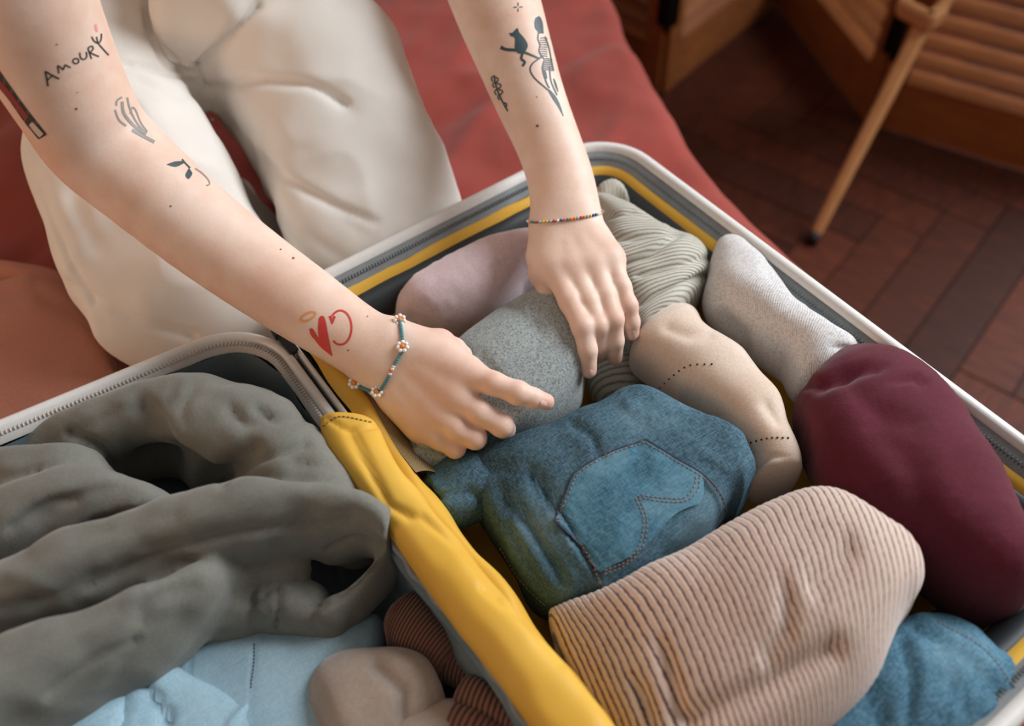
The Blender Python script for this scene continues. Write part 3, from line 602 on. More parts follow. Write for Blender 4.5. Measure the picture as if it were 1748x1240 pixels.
# ================================================================== CLOTHES, left half
OL = cloth_thing('olive_sweatshirt', 'dark olive sweatshirt heaped over the left half of the case', 'sweatshirt', 'olive', [
    # back mass
    ([(60, 740, -60, 900, -.045, .05), (160, 700, 120, 860, -.03, .055), (260, 655, 260, 830, -.022, .055), (370, 645, 330, 860, -.02, .06), (470, 680, 420, 880, -.02, .06), (560, 750, 490, 920, -.02, .06), (640, 840, 560, 940, -.025, .055), (665, 900, 620, 960, -.035, .045)],
     dict(nu=120, nv=64, cap=(.12, .12), p=2.3, wr=((.005, (20, 20, 20)), (.002, (45, 45, 45))), creases=[([(240, 690), (270, 740), (300, 800)], 16, .008), ([(240, 800), (300, 790), (350, 830)], 26, .022), ([(395, 700), (415, 725), (450, 715)], 10, .006), ([(430, 760), (380, 810), (370, 850)], 14, .010), ([(560, 790), (500, 790)], 10, .005), ([(330, 660), (310, 700), (320, 730)], 7, .004), ([(300, 660), (280, 690), (210, 700), (110, 745)], 6, .004)], seed=31)),
    # left shoulder lump
    ([(-200, 760, -260, 1000, -.03, .05), (-40, 775, -60, 960, -.02, .055), (60, 765, 60, 940, -.012, .055), (150, 780, 170, 900, -.012, .05), (230, 800, 250, 880, -.02, .04)],
     dict(nu=80, nv=50, cap=(.1, .25), wr=((.004, (22, 22, 22)),), creases=[([(0, 800), (90, 790), (170, 800), (250, 850)], 7, -.003), ([(60, 860), (120, 850), (160, 870)], 14, .007)], seed=32)),
    ([(-300, 880, -330, 1130, -.02, .045), (-100, 850, -100, 1080, -.006, .05), (60, 810, 60, 1010, .0, .05), (190, 800, 200, 950, .0, .048), (290, 840, 300, 930, -.008, .038), (350, 880, 350, 925, -.018, .028)],
     dict(nu=90, nv=54, cap=(.06, .25), wr=((.004, (22, 22, 22)),), creases=[([(60, 890), (140, 840), (210, 830)], 12, .006), ([(90, 930), (150, 880), (230, 860)], 8, -.003)], seed=33)),
    # the long sleeve sweeping to the right
    ([(-300, 1080, -280, 1260, .0, .04), (-60, 985, -40, 1160, .006, .042), (110, 925, 110, 1085, .010, .044), (240, 862, 260, 1035, .012, .044), (360, 832, 400, 985, .012, .044), (490, 820, 520, 945, .010, .044), (600, 842, 620, 935, .004, .042), (668, 885, 662, 950, -.006, .036), (680, 930, 650, 975, -.02, .03)],
     dict(nu=150, nv=56, cap=(.05, .07), wr=((.003, (22, 22, 22)), (.0015, (50, 50, 50))), creases=[([(150, 990), (300, 930), (420, 900), (600, 880)], 10, .0035), ([(0, 1040), (160, 990), (330, 960)], 10, .004), ([(50, 960), (150, 910), (300, 880)], 12, .004)], seed=34)),
    # outer curl at the right end
    ([(520, 905, 540, 965, -.02, .02), (610, 890, 610, 950, -.014, .024), (672, 905, 640, 955, -.02, .028), (680, 960, 640, 985, -.03, .028), (655, 1020, 600, 1010, -.036, .028), (615, 1070, 545, 1040, -.044, .028), (585, 1100, 520, 1085, -.05, .024)],
     dict(nu=90, nv=44, cap=(.1, .1), wr=((.0015, (40, 40, 40)),), creases=[([(560, 920), (620, 905), (655, 925)], 5, .003)], seed=35)),
    # inside folds of the opening
    ([(405, 985, 400, 1010, -.03, .010), (450, 970, 450, 1000, -.028, .012), (500, 957, 505, 985, -.028, .012), (525, 955, 530, 968, -.03, .008)], dict(nu=40, nv=24, cap=(.2, .3), seed=36)),
    ([(400, 1003, 400, 1020, -.036, .010), (450, 990, 455, 1012, -.034, .012), (520, 970, 525, 1000, -.034, .010)], dict(nu=40, nv=24, cap=(.2, .3), seed=37)),
    ([(440, 1005, 430, 1092, -.045, .024), (480, 1000, 470, 1098, -.045, .026), (530, 1000, 520, 1098, -.048, .026), (575, 1010, 560, 1100, -.05, .024)],
     dict(nu=60, nv=40, cap=(.2, .25), creases=[([(450, 1010), (462, 1050), (450, 1085)], 4, .004), ([(470, 1010), (482, 1050), (470, 1085)], 4, .004), ([(520, 1010), (540, 1050), (580, 1090)], 7, .004)], seed=38)),
    # lower drape
    ([(-300, 1150, -300, 1500, -.01, .05), (-100, 1110, -80, 1420, -.004, .055), (60, 1060, 60, 1300, .0, .055), (180, 1025, 190, 1190, .0, .052), (290, 985, 310, 1118, -.004, .048), (370, 960, 385, 1075, -.012, .04), (425, 950, 420, 1030, -.02, .03)],
     dict(nu=110, nv=54, cap=(.05, .16), wr=((.004, (20, 20, 20)), (.0015, (45, 45, 45))), creases=[([(0, 1140), (90, 1080), (200, 1040)], 12, .004), ([(240, 1060), (250, 1030), (330, 1000)], 12, .005)], seed=39)),
    ([(280, 1080, 280, 1110, -.05, .02), (360, 1030, 370, 1105, -.045, .022), (440, 1010, 440, 1096, -.045, .022)], dict(nu=40, nv=30, cap=(.25, .1), seed=40)),
], bv='olive', merge=(.0032, 5), folds=[(.0028, (28, [[1, 0, 0], [0, 1, 0], [0, 0, 1]]), False), (.0022, (1, [[16, 9, 0], [24, -14, 0], [0, 0, 20]]), True), (.0008, (80, [[1, 0, 0], [0, 1, 0], [0, 0, 1]]), False)],
 px_creases=[([(150, 1000), (300, 940), (420, 905), (600, 885)], 7, .003), ([(430, 1030), (475, 1010), (470, 1080)], 4, .003), ([(120, 740), (170, 760), (200, 800)], 8, .004), ([(440, 700), (470, 720), (520, 720)], 8, .004), ([(380, 830), (430, 790), (520, 760)], 8, .005), ([(80, 1180), (160, 1120), (230, 1090)], 8, .003), ([(20, 900), (80, 860), (130, 850)], 8, .003), ([(560, 930), (610, 915), (655, 935)], 4, .003), ([(545, 1040), (600, 1010), (645, 965)], 4, .003)])
LB = cloth_thing('blue_shirt', 'pale blue denim shirt folded under the olive sweatshirt', 'shirt', 'lightblue', [
    ([(250, 1060, 200, 1500, -.085, .03), (360, 1050, 360, 1480, -.08, .035), (480, 1050, 500, 1440, -.078, .036), (600, 1040, 590, 1380, -.08, .034), (680, 1030, 640, 1300, -.088, .026)],
     dict(nu=90, nv=60, cap=(.08, .12), p=3, wr=((.003, (18, 18, 18)),), creases=[([(560, 1130), (600, 1180), (610, 1240)], 16, .005), ([(434, 1100), (428, 1180)], 2.5, .0012), ([(322, 1110), (322, 1150)], 2.5, .0012)], seed=41)),
    ([(190, 1095, 60, 1260, -.045, .014), (240, 1105, 190, 1290, -.046, .016), (330, 1150, 290, 1340, -.05, .016), (420, 1195, 370, 1400, -.054, .016), (480, 1225, 440, 1420, -.058, .014), (540, 1270, 500, 1430, -.062, .012)],
     dict(nu=80, nv=44, cap=(.08, .1), p=2.6, wr=((.0025, (30, 30, 30)),), creases=[([(240, 1160), (270, 1200), (290, 1240)], 7, .008), ([(390, 1240), (430, 1200), (470, 1210)], 6, -.0035), ([(180, 1220), (240, 1230)], 4, .003)], seed=42)),
    ([(150, 1190, 60, 1300, -.04, .02), (215, 1150, 150, 1330, -.045, .022), (255, 1180, 230, 1330, -.05, .02)], dict(nu=40, nv=30, cap=(.3, .3), seed=44))], bv='lb')
m = MB(); stitches(m, [(434, 1100), (433, 1140), (428, 1178)], BV['lb'], 4, 2, .8); o = m.build('stitching', MT['thread_navy'], LB); tag(o, kind='stuff')
cloth_thing('taupe_sweater', 'fuzzy taupe sweater bunched beside the pale blue shirt', 'sweater', 'taupe', [
    ([(510, 1170, 560, 1330, -.062, .028), (575, 1112, 640, 1340, -.056, .036), (650, 1105, 710, 1300, -.054, .038), (715, 1125, 760, 1240, -.058, .034), (750, 1170, 770, 1230, -.064, .026)],
     dict(nu=80, nv=54, p=2.1, cap=(.2, .25), wr=((.004, (28, 28, 28)),), creases=[([(640, 1130), (690, 1180), (690, 1230)], 12, .006)], seed=45)),
    ([(640, 1300, 700, 1420, -.05, .03), (700, 1215, 760, 1350, -.05, .03), (800, 1200, 830, 1330, -.055, .03), (860, 1240, 880, 1300, -.06, .024)], dict(nu=50, nv=40, cap=(.2, .2), seed=46, wr=((.003, (28, 28, 28)),)))])
cloth_thing('brown_sweater', 'brown ribbed knit crumpled against the hinge of the left half', 'sweater', 'brownrib', [
    ([(640, 1110, 680, 1030, -.062, .026), (660, 1120, 728, 1012, -.058, .032), (700, 1145, 770, 1060, -.060, .032), (755, 1185, 815, 1120, -.064, .026)], dict(nu=260, nv=44, cap=(.2, .15), ribs=26, rib_depth=.0006, seed=47, wr=((.002, (40, 40, 40)),))),
    ([(765, 1205, 800, 1150, -.040, .014), (800, 1230, 832, 1165, -.036, .018), (850, 1260, 872, 1200, -.036, .018), (900, 1310, 925, 1250, -.04, .014)], dict(nu=200, nv=36, cap=(.1, .1), ribs=18, rib_depth=.0006, seed=48)),
    ([(735, 1150, 765, 1095, -.055, .014), (790, 1185, 812, 1125, -.052, .016), (820, 1210, 850, 1160, -.055, .014)], dict(nu=160, nv=30, cap=(.2, .2), ribs=14, rib_depth=.0006, seed=49)),
    ([(755, 1250, 775, 1198, -.034, .012), (800, 1275, 825, 1215, -.032, .015), (870, 1330, 890, 1260, -.034, .014)], dict(nu=140, nv=30, cap=(.1, .2), ribs=12, rib_depth=.0006, seed=50))])
# zipped divider edge showing by the near corner
m = MB(); m.grid(sheetgrid([(1600, 1040), (1690, 1085), (1790, 1190)], [(1560, 1060), (1640, 1110), (1740, 1220)], -.045, -.060, n=30, k=6, wob=.001)); o = m.build('divider_panel', MT['black'], case)

# ================================================================== PERSON
person = thing('person', 'person in cream jeans kneeling on the bed, tattooed bare arms reaching into the suitcase', 'person', (.12, .40, BZ))
# ---- trousers
def seam(poly, w=4, d=.003): return (poly, w, d)
m = MB()
add_loft(m, [(120, -330, 420, -330, .16, .09), (130, -180, 470, -150, .14, .10), (90, 20, 420, 40, .10, .105), (60, 190, 372, 170, .06, .10), (62, 330, 400, 292, .03, .092), (105, 460, 446, 385, .0, .082), (165, 570, 520, 480, -.030, .072), (215, 650, 560, 560, -.048, .062)],
         nu=120, nv=80, cap=(.05, .14), p=2.25, wr=((.004, (14, 14, 14)), (.0015, (40, 40, 40))), creases=[([(100, 190), (60, 260), (110, 400), (180, 560)], 5, .0015), ([(150, 300), (120, 330), (160, 420)], 12, .004), ([(350, 160), (300, 165), (230, 130)], 6, .003)], seed=61)
add_loft(m, [(320, -360, 640, -360, .16, .09), (330, -180, 640, -180, .14, .10), (330, 20, 632, 20, .10, .105), (345, 150, 700, 120, .06, .105), (414, 262, 738, 215, .03, .094), (468, 372, 772, 290, .0, .084), (505, 462, 795, 350, -.028, .074), (555, 530, 815, 410, -.046, .062)],
         nu=120, nv=80, cap=(.05, .14), p=2.25, wr=((.004, (14, 14, 14)), (.0015, (40, 40, 40))), creases=[([(360, 150), (450, 135), (560, 150), (600, 190)], 9, .003), ([(395, 250), (460, 300), (560, 350), (620, 400)], 8, .0025), ([(380, 200), (440, 240), (520, 260)], 8, .002), ([(430, 330), (520, 400), (600, 450)], 6, .003)], seed=62)
add_loft(m, [(205, -330, 560, -330, .17, .085), (190, -150, 600, -150, .16, .095), (200, 0, 560, 0, .135, .09), (240, 90, 470, 90, .11, .075), (300, 150, 400, 140, .075, .05)],
         nu=70, nv=60, cap=(.05, .2), p=2.3, creases=[([(248, -60), (250, 20), (270, 80), (300, 110), (360, 70), (470, 0)], 4, .003), ([(330, 100), (345, 150)], 4, .004)], seed=63)
# lower legs folded under, and the seat
for sx, ex_ in ((.015, .0), (.175, .23)):
    p = cr([(sx, .07, BZ + .045 - 0), (sx + .01, .25, BZ + .045), (ex_, .50, BZ + .04)], 30); m.tube(p, np.linspace(.044, .036, 30), 20)
m.ball((.14, .53, BZ + .20), (.17, .13, .14), 32, 20)
V_, F_, N_ = remesh(np.vstack(m.v), m.f, .0035, 6); q_ = proj(V_); fac_ = np.clip((N_ * (CAM - V_)).sum(-1) / .9 * 2 + .3, 0, 1); off_ = noise(V_ * 22, 91) * .002
off_ += .0022 * (1 - 2 * np.abs(noise(V_ @ np.array([[9, 14, 0], [20, -8, 0], [0, 0, 9]]), 93)))
for poly, w, d in [([(246, -30), (255, 50), (276, 102), (305, 120), (354, 102), (440, 10)], 6, .004), ([(210, 112), (260, 118), (330, 140)], 5, .004), ([(355, 152), (440, 138), (530, 145), (590, 178)], 8, .004), ([(395, 215), (470, 290), (560, 345), (640, 380)], 8, .003), ([(370, 345), (470, 420), (560, 470)], 7, .003), ([(70, 330), (110, 420), (160, 520)], 5, .003), ([(330, 105), (350, 152)], 4, .005), ([(95, 470), (220, 540), (330, 575)], 8, .003), ([(250, -20), (248, 60)], 6, .002)]:
    off_ -= fac_ * d * np.exp(-(segdist(q_, cr(poly, 14)) / w) ** 2)
m = MB(); m.add(V_ + N_ * off_[:, None], F_)
BV['pants'] = bvh_of(np.vstack(m.v), m.f)
trousers = m.build('trousers', MT['pants'], person)
A_, B_ = cr([(254, -40), (255, 0), (263, 50), (284, 98), (306, 112)], 40), cr([(455, -40), (432, 0), (396, 50), (344, 96), (320, 113)], 40); rows = []
for i in range(40):
    r_ = []
    for j in range(25):
        k = j / 24; h = hit(*(A_[i] + (B_[i] - A_[i]) * k), BV['pants'], 0); e_ = min(1, 6 * min(k, 1 - k), (39 - i) / 5)
        r_.append(h[0] + h[1] * (.0005 + .005 * math.sin(e_ * math.pi / 2)) if h else r_[-1])
    rows.append(r_)
MB().grid(np.array(rows)).build('fly_flap', MT['pants'], person)
m = MB(); stitches(m, [(303, 5), (310, 45), (322, 90)], BV['pants'], 5, 2, .6, .0003); stitches(m, [(318, 5), (327, 45), (338, 90)], BV['pants'], 5, 2, .6, .0003); 
if m.n: tag(m.build('stitching', MT['pants'], person), kind='stuff')

# ---- body by signed distance field, surface nets
class SDF:
    def __init__(s, pts, vox, pad=.06):
        pts = np.array(pts); s.o = pts.min(0) - pad; s.v = vox; s.n = np.ceil((pts.max(0) + pad - s.o) / vox).astype(int) + 1
        s.f = np.full(s.n, 1.0, np.float32)
    def blank(s): return np.full(s.n, 1.0, np.float32)
    def cone(s, a, b, ra, rb, k=.004, field=None, flat=None, fs=1., sub=False):
        fld = s.f if field is None else field; a, b = np.array(a, float), np.array(b, float); R = max(ra, rb) * 1.0 + k + 4 * s.v
        lo = np.maximum(((np.minimum(a, b) - R - s.o) / s.v).astype(int), 0); hi = np.minimum(((np.maximum(a, b) + R - s.o) / s.v).astype(int) + 2, s.n)
        if (hi <= lo).any(): return
        ax = [s.o[i] + s.v * np.arange(lo[i], hi[i]) for i in range(3)]; G = np.stack(np.meshgrid(*ax, indexing='ij'), -1).astype(np.float32)
        q = G - a; ab = b - a
        if flat is not None:
            nrm = np.array(flat, float); nrm /= np.linalg.norm(nrm); q = q + nrm * ((q @ nrm) * (1 / fs - 1))[..., None]; ab = ab + nrm * (ab @ nrm) * (1 / fs - 1)
        t = np.clip((q @ ab) / max(ab @ ab, 1e-12), 0, 1); d = np.linalg.norm(q - t[..., None] * ab, axis=-1) - (ra + (rb - ra) * t)
        if flat is not None: d = d * (.5 + .5 * fs)
        sl = tuple(slice(lo[i], hi[i]) for i in range(3)); c = fld[sl]
        if sub: h = np.maximum(k - np.abs(-d - c), 0) / k; fld[sl] = np.maximum(c, -d) + h * h * k * .25
        else: h = np.maximum(k - np.abs(d - c), 0) / k; fld[sl] = np.minimum(c, d) - h * h * k * .25
    def union(s, fld, k): 
        h = np.maximum(k - np.abs(fld - s.f), 0) / k; s.f = np.minimum(s.f, fld) - h * h * k * .25
    def mesh(s):
        f = s.f; inside = f < 0; nx, ny, nz = f.shape
        cs = np.zeros((nx - 1, ny - 1, nz - 1), np.uint8)
        for i in (0, 1):
            for j in (0, 1):
                for k in (0, 1): cs += inside[i:nx - 1 + i, j:ny - 1 + j, k:nz - 1 + k]
        act = (cs > 0) & (cs < 8); ids = np.argwhere(act); idx = np.full(act.shape, -1, np.int64); idx[act] = np.arange(len(ids))
        acc = np.zeros((len(ids), 3)); cnt = np.zeros(len(ids))
        cor = [(i, j, k) for i in (0, 1) for j in (0, 1) for k in (0, 1)]
        for a in cor:
            for ax in range(3):
                if a[ax]: continue
                b = list(a); b[ax] = 1; b = tuple(b)
                fa = f[tuple((ids + a).T)]; fb = f[tuple((ids + b).T)]; m = (fa < 0) != (fb < 0); t = np.where(m, fa / np.where(m, fa - fb, 1), 0)
                p = np.array(a, float) + t[:, None] * (np.array(b) - np.array(a)); acc += p * m[:, None]; cnt += m
        V = s.o + s.v * (ids + acc / cnt[:, None]); faces = []
        for ax in range(3):
            u, w = (ax + 1) % 3, (ax + 2) % 3; sl0 = [slice(None)] * 3; sl1 = [slice(None)] * 3; sl0[ax] = slice(0, -1); sl1[ax] = slice(1, None)
            A, B = inside[tuple(sl0)], inside[tuple(sl1)]; e = np.argwhere(A != B); ok = (e[:, u] > 0) & (e[:, w] > 0) & (e[:, u] < idx.shape[u]) & (e[:, w] < idx.shape[w]) & (e[:, ax] < idx.shape[ax]); e = e[ok]
            du = np.zeros(3, int); du[u] = 1; dw = np.zeros(3, int); dw[w] = 1
            q = np.stack([idx[tuple((e - du - dw).T)], idx[tuple((e - dw).T)], idx[tuple(e.T)], idx[tuple((e - du).T)]], 1)
            fl = A[tuple(e.T)]; q[~fl] = q[~fl][:, ::-1]; faces.append(q)
        Q = np.vstack(faces); Q = Q[(Q >= 0).all(1)]
        # light smoothing
        for it in range(3):
            S = np.zeros_like(V); n = np.zeros(len(V))
            for a, b in ((0, 1), (1, 2), (2, 3), (3, 0)):
                np.add.at(S, Q[:, a], V[Q[:, b]]); np.add.at(n, Q[:, a], 1); np.add.at(S, Q[:, b], V[Q[:, a]]); np.add.at(n, Q[:, b], 1)
            V = V * .5 + .5 * S / n[:, None]
        return V, Q
def chain(s, pts, k=.006, field=None, flat=None, fs=1.):   # pts: (point, radius)
    for (a, ra), (b, rb) in zip(pts[:-1], pts[1:]): s.cone(a, b, ra, rb, k, field, flat, fs)
def arm_chain(rows, n):                                     # rows (px,py,half-width px,depth)
    q = cr(rows, n); return [(D(x, y, d), w * d / F) for x, y, w, d in q]
flush = []
# right arm of the person (left in the picture)
RA = [(15, -170, 112, .56), (35, -30, 110, .585), (80, 85, 101, .62), (135, 190, 88, .65), (165, 238, 84, .665), (215, 285, 81, .675), (330, 383, 73, .685), (430, 458, 67, .69), (520, 520, 61, .688), (600, 574, 54, .684), (650, 604, 53, .68)]
ra = arm_chain(RA, 34)
hR = dict(
 mcp=[(D(800, 639, .668), .0098), (D(780, 678, .668), .0098), (D(746, 708, .672), .0092), (D(722, 730, .678), .0084)],
 fingers=[
  [(D(790, 636, .669), .0105), (D(842, 655, .660), .0090), (D(884, 671, .658), .0086), (D(910, 680, .662), .0076), (D(932, 686, .667), .0066)],
  [(D(776, 677, .669), .0105), (D(818, 704, .661), .0092), (D(856, 726, .664), .0085), (D(862, 733, .684), .0078), (D(850, 728, .700), .0068)],
  [(D(744, 707, .672), .0100), (D(780, 732, .663), .0088), (D(811, 748, .666), .0082), (D(814, 752, .686), .0074), (D(802, 748, .700), .0064)],
  [(D(718, 728, .678), .0092), (D(750, 750, .670), .0080), (D(777, 765, .671), .0074), (D(780, 768, .688), .0066), (D(770, 762, .700), .0058)]],
 thumb=[(D(672, 585, .684), .0125), (D(712, 588, .682), .0115), (D(752, 586, .684), .0098), (D(775, 596, .695), .0088), (D(790, 606, .703), .0078)],
 wrist=(D(655, 606, .682)))
LA = [(775, -220, 76, .80), (808, -110, 75, .792), (845, 0, 70, .788), (872, 78, 63, .785), (905, 170, 55, .782), (934, 240, 50, .776), (955, 300, 50, .768), (964, 350, 52, .76), (966, 385, 54, .757)]
la = arm_chain(LA, 30)
hL = dict(
 mcp=[(D(947, 462, .735), .0098), (D(980, 462, .731), .0098), (D(1014, 454, .731), .0092), (D(1042, 444, .735), .0084)],
 fingers=[
  [(D(947, 458, .736), .0108), (D(973, 515, .716), .0092), (D(995, 558, .706), .0088), (D(1003, 598, .708), .0078), (D(1005, 633, .714), .0066)],
  [(D(980, 460, .732), .0106), (D(1005, 515, .716), .0090), (D(1021, 556, .710), .0086), (D(1024, 588, .722), .0076), (D(1022, 606, .738), .0066)],
  [(D(1014, 454, .732), .0100), (D(1034, 505, .719), .0086), (D(1047, 545, .712), .0082), (D(1050, 582, .720), .0072), (D(1050, 612, .734), .0062)],
  [(D(1042, 444, .736), .0092), (D(1061, 490, .724), .0080), (D(1072, 522, .720), .0076), (D(1078, 550, .724), .0068), (D(1079, 570, .729), .0060)]],
 thumb=[(D(938, 400, .752), .0125), (D(924, 438, .752), .0115), (D(925, 470, .752), .0098), (D(938, 500, .748), .0088), (D(950, 520, .748), .0078)],
 wrist=(D(966, 385, .757)))
def build_arm(chn, h, palm_n, vox, flat_from):
    s = SDF([p for p, r in chn] + [q[0] for f in h['fingers'] for q in f] + [q[0] for q in h['thumb']], vox, .055)
    n = len(chn)
    for i in range(n - 1):
        t = i / (n - 1); fs = 1. if t < flat_from else 1 - .22 * (t - flat_from) / (1 - flat_from)
        s.cone(chn[i][0], chn[i + 1][0], chn[i][1], chn[i + 1][1], .004, None, palm_n, fs)
    w = h['wrist']; m = h['mcp']; side = m[3][0] - m[0][0]
    # palm body
    rW = chn[-1][1]
    for i, (p, r) in enumerate(m):
        st = w + side * (i - 1.5) * .19; pe = st + (p - st) * .93; s.cone(st, pe, .0115, r + .0018, .011)
        mid = (st + p) / 2; s.cone(mid - palm_n * .004, p - palm_n * .004, .011, .0095, .010)
    s.cone(w + side * -.2, (m[0][0] + h['thumb'][1][0]) / 2, .013, .0105, .014)
    # faint tendons
    for i, (p, r) in enumerate(m):
        st = w + side * (i - 1.5) * .10 + palm_n * .010; s.cone(st * .5 + p * .5 + palm_n * .0045, p + palm_n * (r - .0062), .0022, .0052, .006)
    palm = s.f.copy(); tot = palm.copy()
    for fi, fg in enumerate(h['fingers'] + [h['thumb']]):
        f = s.blank()
        for (a, ra_), (b, rb_) in zip(fg[:-1], fg[1:]): s.cone(a, b, ra_, rb_, .0035, f)
        for j in (1, 2, 3):
            r_ = fg[j][1]; s.cone(fg[j][0], fg[j][0], r_ * 1.01, r_ * 1.01, .003, f) if j in (2,) else None
        k = .013 if fi == 4 else .010; hh = np.maximum(k - np.abs(f - palm), 0) / k; u = np.minimum(f, palm) - hh * hh * k * .25
        k = .0026; hh = np.maximum(k - np.abs(u - tot), 0) / k; tot = np.minimum(u, tot) - hh * hh * k * .25
    s.f = tot
    for fg in h['fingers']: flush.extend([(fg[0][0], .012, .22), (fg[2][0], .010, .45), (fg[4][0], .010, .6), (fg[3][0], .008, .3)])
    flush.append((h['thumb'][2][0], .014, .5))
    return s.mesh()
def toCam(p): d = CAM - p; return d / np.linalg.norm(d)
nR = toCam(D(740, 660, .67)) * .75 + np.array([-.1, .1, .5]); nR /= np.linalg.norm(nR)
nL = toCam(D(1000, 450, .74)) * .8 + np.array([0, 0, .4]); nL /= np.linalg.norm(nL)
VR, QR = build_arm(ra, hR, nR, .00135, .55); VL, QL = build_arm(la, hL, nL, .00135, .45)
# shoulders, chest, neck, head
shR, shL = np.array([-.075, .26, RZ + .42]), np.array([.30, .36, RZ + .42]); pel = np.array([.14, .52, RZ + .10]); neck = (shR + shL) / 2 + np.array([0, .0, .05]); head = neck + np.array([-.01, -.07, .17])
tor = SDF([shR, shL, pel, head + (0, 0, .1), ra[0][0], la[0][0], head - (.1, .1, 0)], .006, .16)
tor.cone(ra[1][0], shR, ra[1][1] - .002, .052, .02); tor.cone(la[1][0], shL, la[1][1] - .002, .050, .02)
sh_ax = shL - shR; ch_n = np.array([0, 1, .5])
tor.cone(shR + sh_ax * .12, shR + sh_ax * .88, .062, .062, .03); tor.cone((shR + shL) / 2 + (0, .02, -.06), pel, .12, .13, .05, None, ch_n, .78)
tor.cone(neck - (0, 0, .05), head - (0, 0, .07), .054, .052, .02)
hz = np.array([-.1, -.55, -.5]); hz /= np.linalg.norm(hz)                 # where the face looks
tor.cone(head + (0, .01, .02), head + hz * .03 - (0, 0, .02), .088, .075, .03); tor.cone(head + hz * .05 - (0, 0, .045), head + hz * .065 - (0, 0, .06), .042, .03, .03)
hs = np.cross(hz, (0, 0, 1)); hs /= np.linalg.norm(hs); hu = np.cross(hs, hz)
tor.cone(head + hz * .098 + hu * .01, head + hz * .116 - hu * .018, .007, .011, .012); tor.cone(head + hz * .097 - hu * .045 - hs * .018, head + hz * .097 - hu * .045 + hs * .018, .007, .007, .006)
for e in (-1, 1):
    tor.cone(head + hz * .108 + hs * e * .032 + hu * .012, head + hz * .108 + hs * e * .032 + hu * .012, .012, .012, .008, sub=True); tor.cone(head + hs * e * .088, head + hs * e * .088 - hu * .03, .014, .010, .008)
VT, QT = tor.mesh()
V = np.vstack([VR, VL, VT]); Q = np.vstack([QR, QL + len(VR), QT + len(VR) + len(VL)])
body = mesh_obj('body', V, Q, MT['skin'], person)
loc = np.array(body.location); fl = np.zeros(len(V), np.float32)
for c, r, s_ in flush: fl = np.maximum(fl, s_ * np.exp(-(np.linalg.norm(V - c, axis=1) / r) ** 2).astype(np.float32))
at = body.data.attributes.new('flush', 'FLOAT', 'POINT'); at.data.foreach_set('value', fl)
BA = bvh_of(V, Q.tolist())
# shirt, hair, eyes
m = MB()
sc = lambda pts, r, n=28: m.tube(cr(pts, 24), np.interp(np.linspace(0, 1, 24), np.linspace(0, 1, len(r)), r), n)
tsh = SDF([shR, shL, pel, ra[0][0], la[0][0]], .006, .17)
tsh.cone(shR, shR * .55 + ra[0][0] * .45, .062, .064, .02); tsh.cone(shL, shL * .5 + la[0][0] * .5, .060, .062, .02)
tsh.cone(shR + sh_ax * .12, shR + sh_ax * .88, .070, .070, .03); tsh.cone((shR + shL) / 2 + (0, .02, -.06), pel + (0, 0, .02), .132, .142, .05, None, ch_n, .8)
Vs, Qs = tsh.mesh(); Vs = Vs + noise(Vs * 16, 5)[:, None] * .004; mesh_obj('shirt', Vs, Qs, MT['shirt'], person)
hr = SDF([head, head - hz * .1 - (0, 0, .2)], .006, .16)
hr.cone(head - hz * .022 + hu * .03, head - hz * .02 - hu * .02, .098, .094, .03); hr.cone(head - hz * .07, neck - hz * .09 - (0, 0, .06), .07, .05, .04)
for e in (-1, 1): hr.cone(head + hs * e * .075 + hu * .04, head + hs * e * .085 - hu * .12, .026, .02, .03)
Vh, Qh = hr.mesh(); Vh = Vh + noise(Vh * (60, 60, 12), 3)[:, None] * .003; mesh_obj('hair', Vh, Qh, MT['hair'], person)
for e in (-1, 1): m = MB(); m.ball(head + hz * .094 + hs * e * .032 + hu * .012, .0115, 12, 8); m.build('eye', BEAD['white'], person)
# ---- finger nails
def nail(px, py, ang, w, l):
    m = MB(); c, s = math.cos(ang), math.sin(ang); row = []
    for i in np.linspace(-1, 1, 7):
        r = []
        for j in np.linspace(-1, 1, 5):
            ww = w * math.sqrt(max(.15, 1 - abs(i) ** 3)); h = hit(px + c * i * l - s * j * ww, py + s * i * l + c * j * ww, BA, .0003)
            if h is None: return
            r.append(h[0] + h[1] * .0004 * (1 - j * j))
        row.append(r)
    m.grid(np.array(row)); m.build('fingernail', MT['nail'], person)
nail(1006, 638, 1.55, 8, 7); nail(1080, 572, 1.3, 7, 8); nail(927, 690, .5, 6, 6); nail(1051, 620, 1.5, 6, 6)
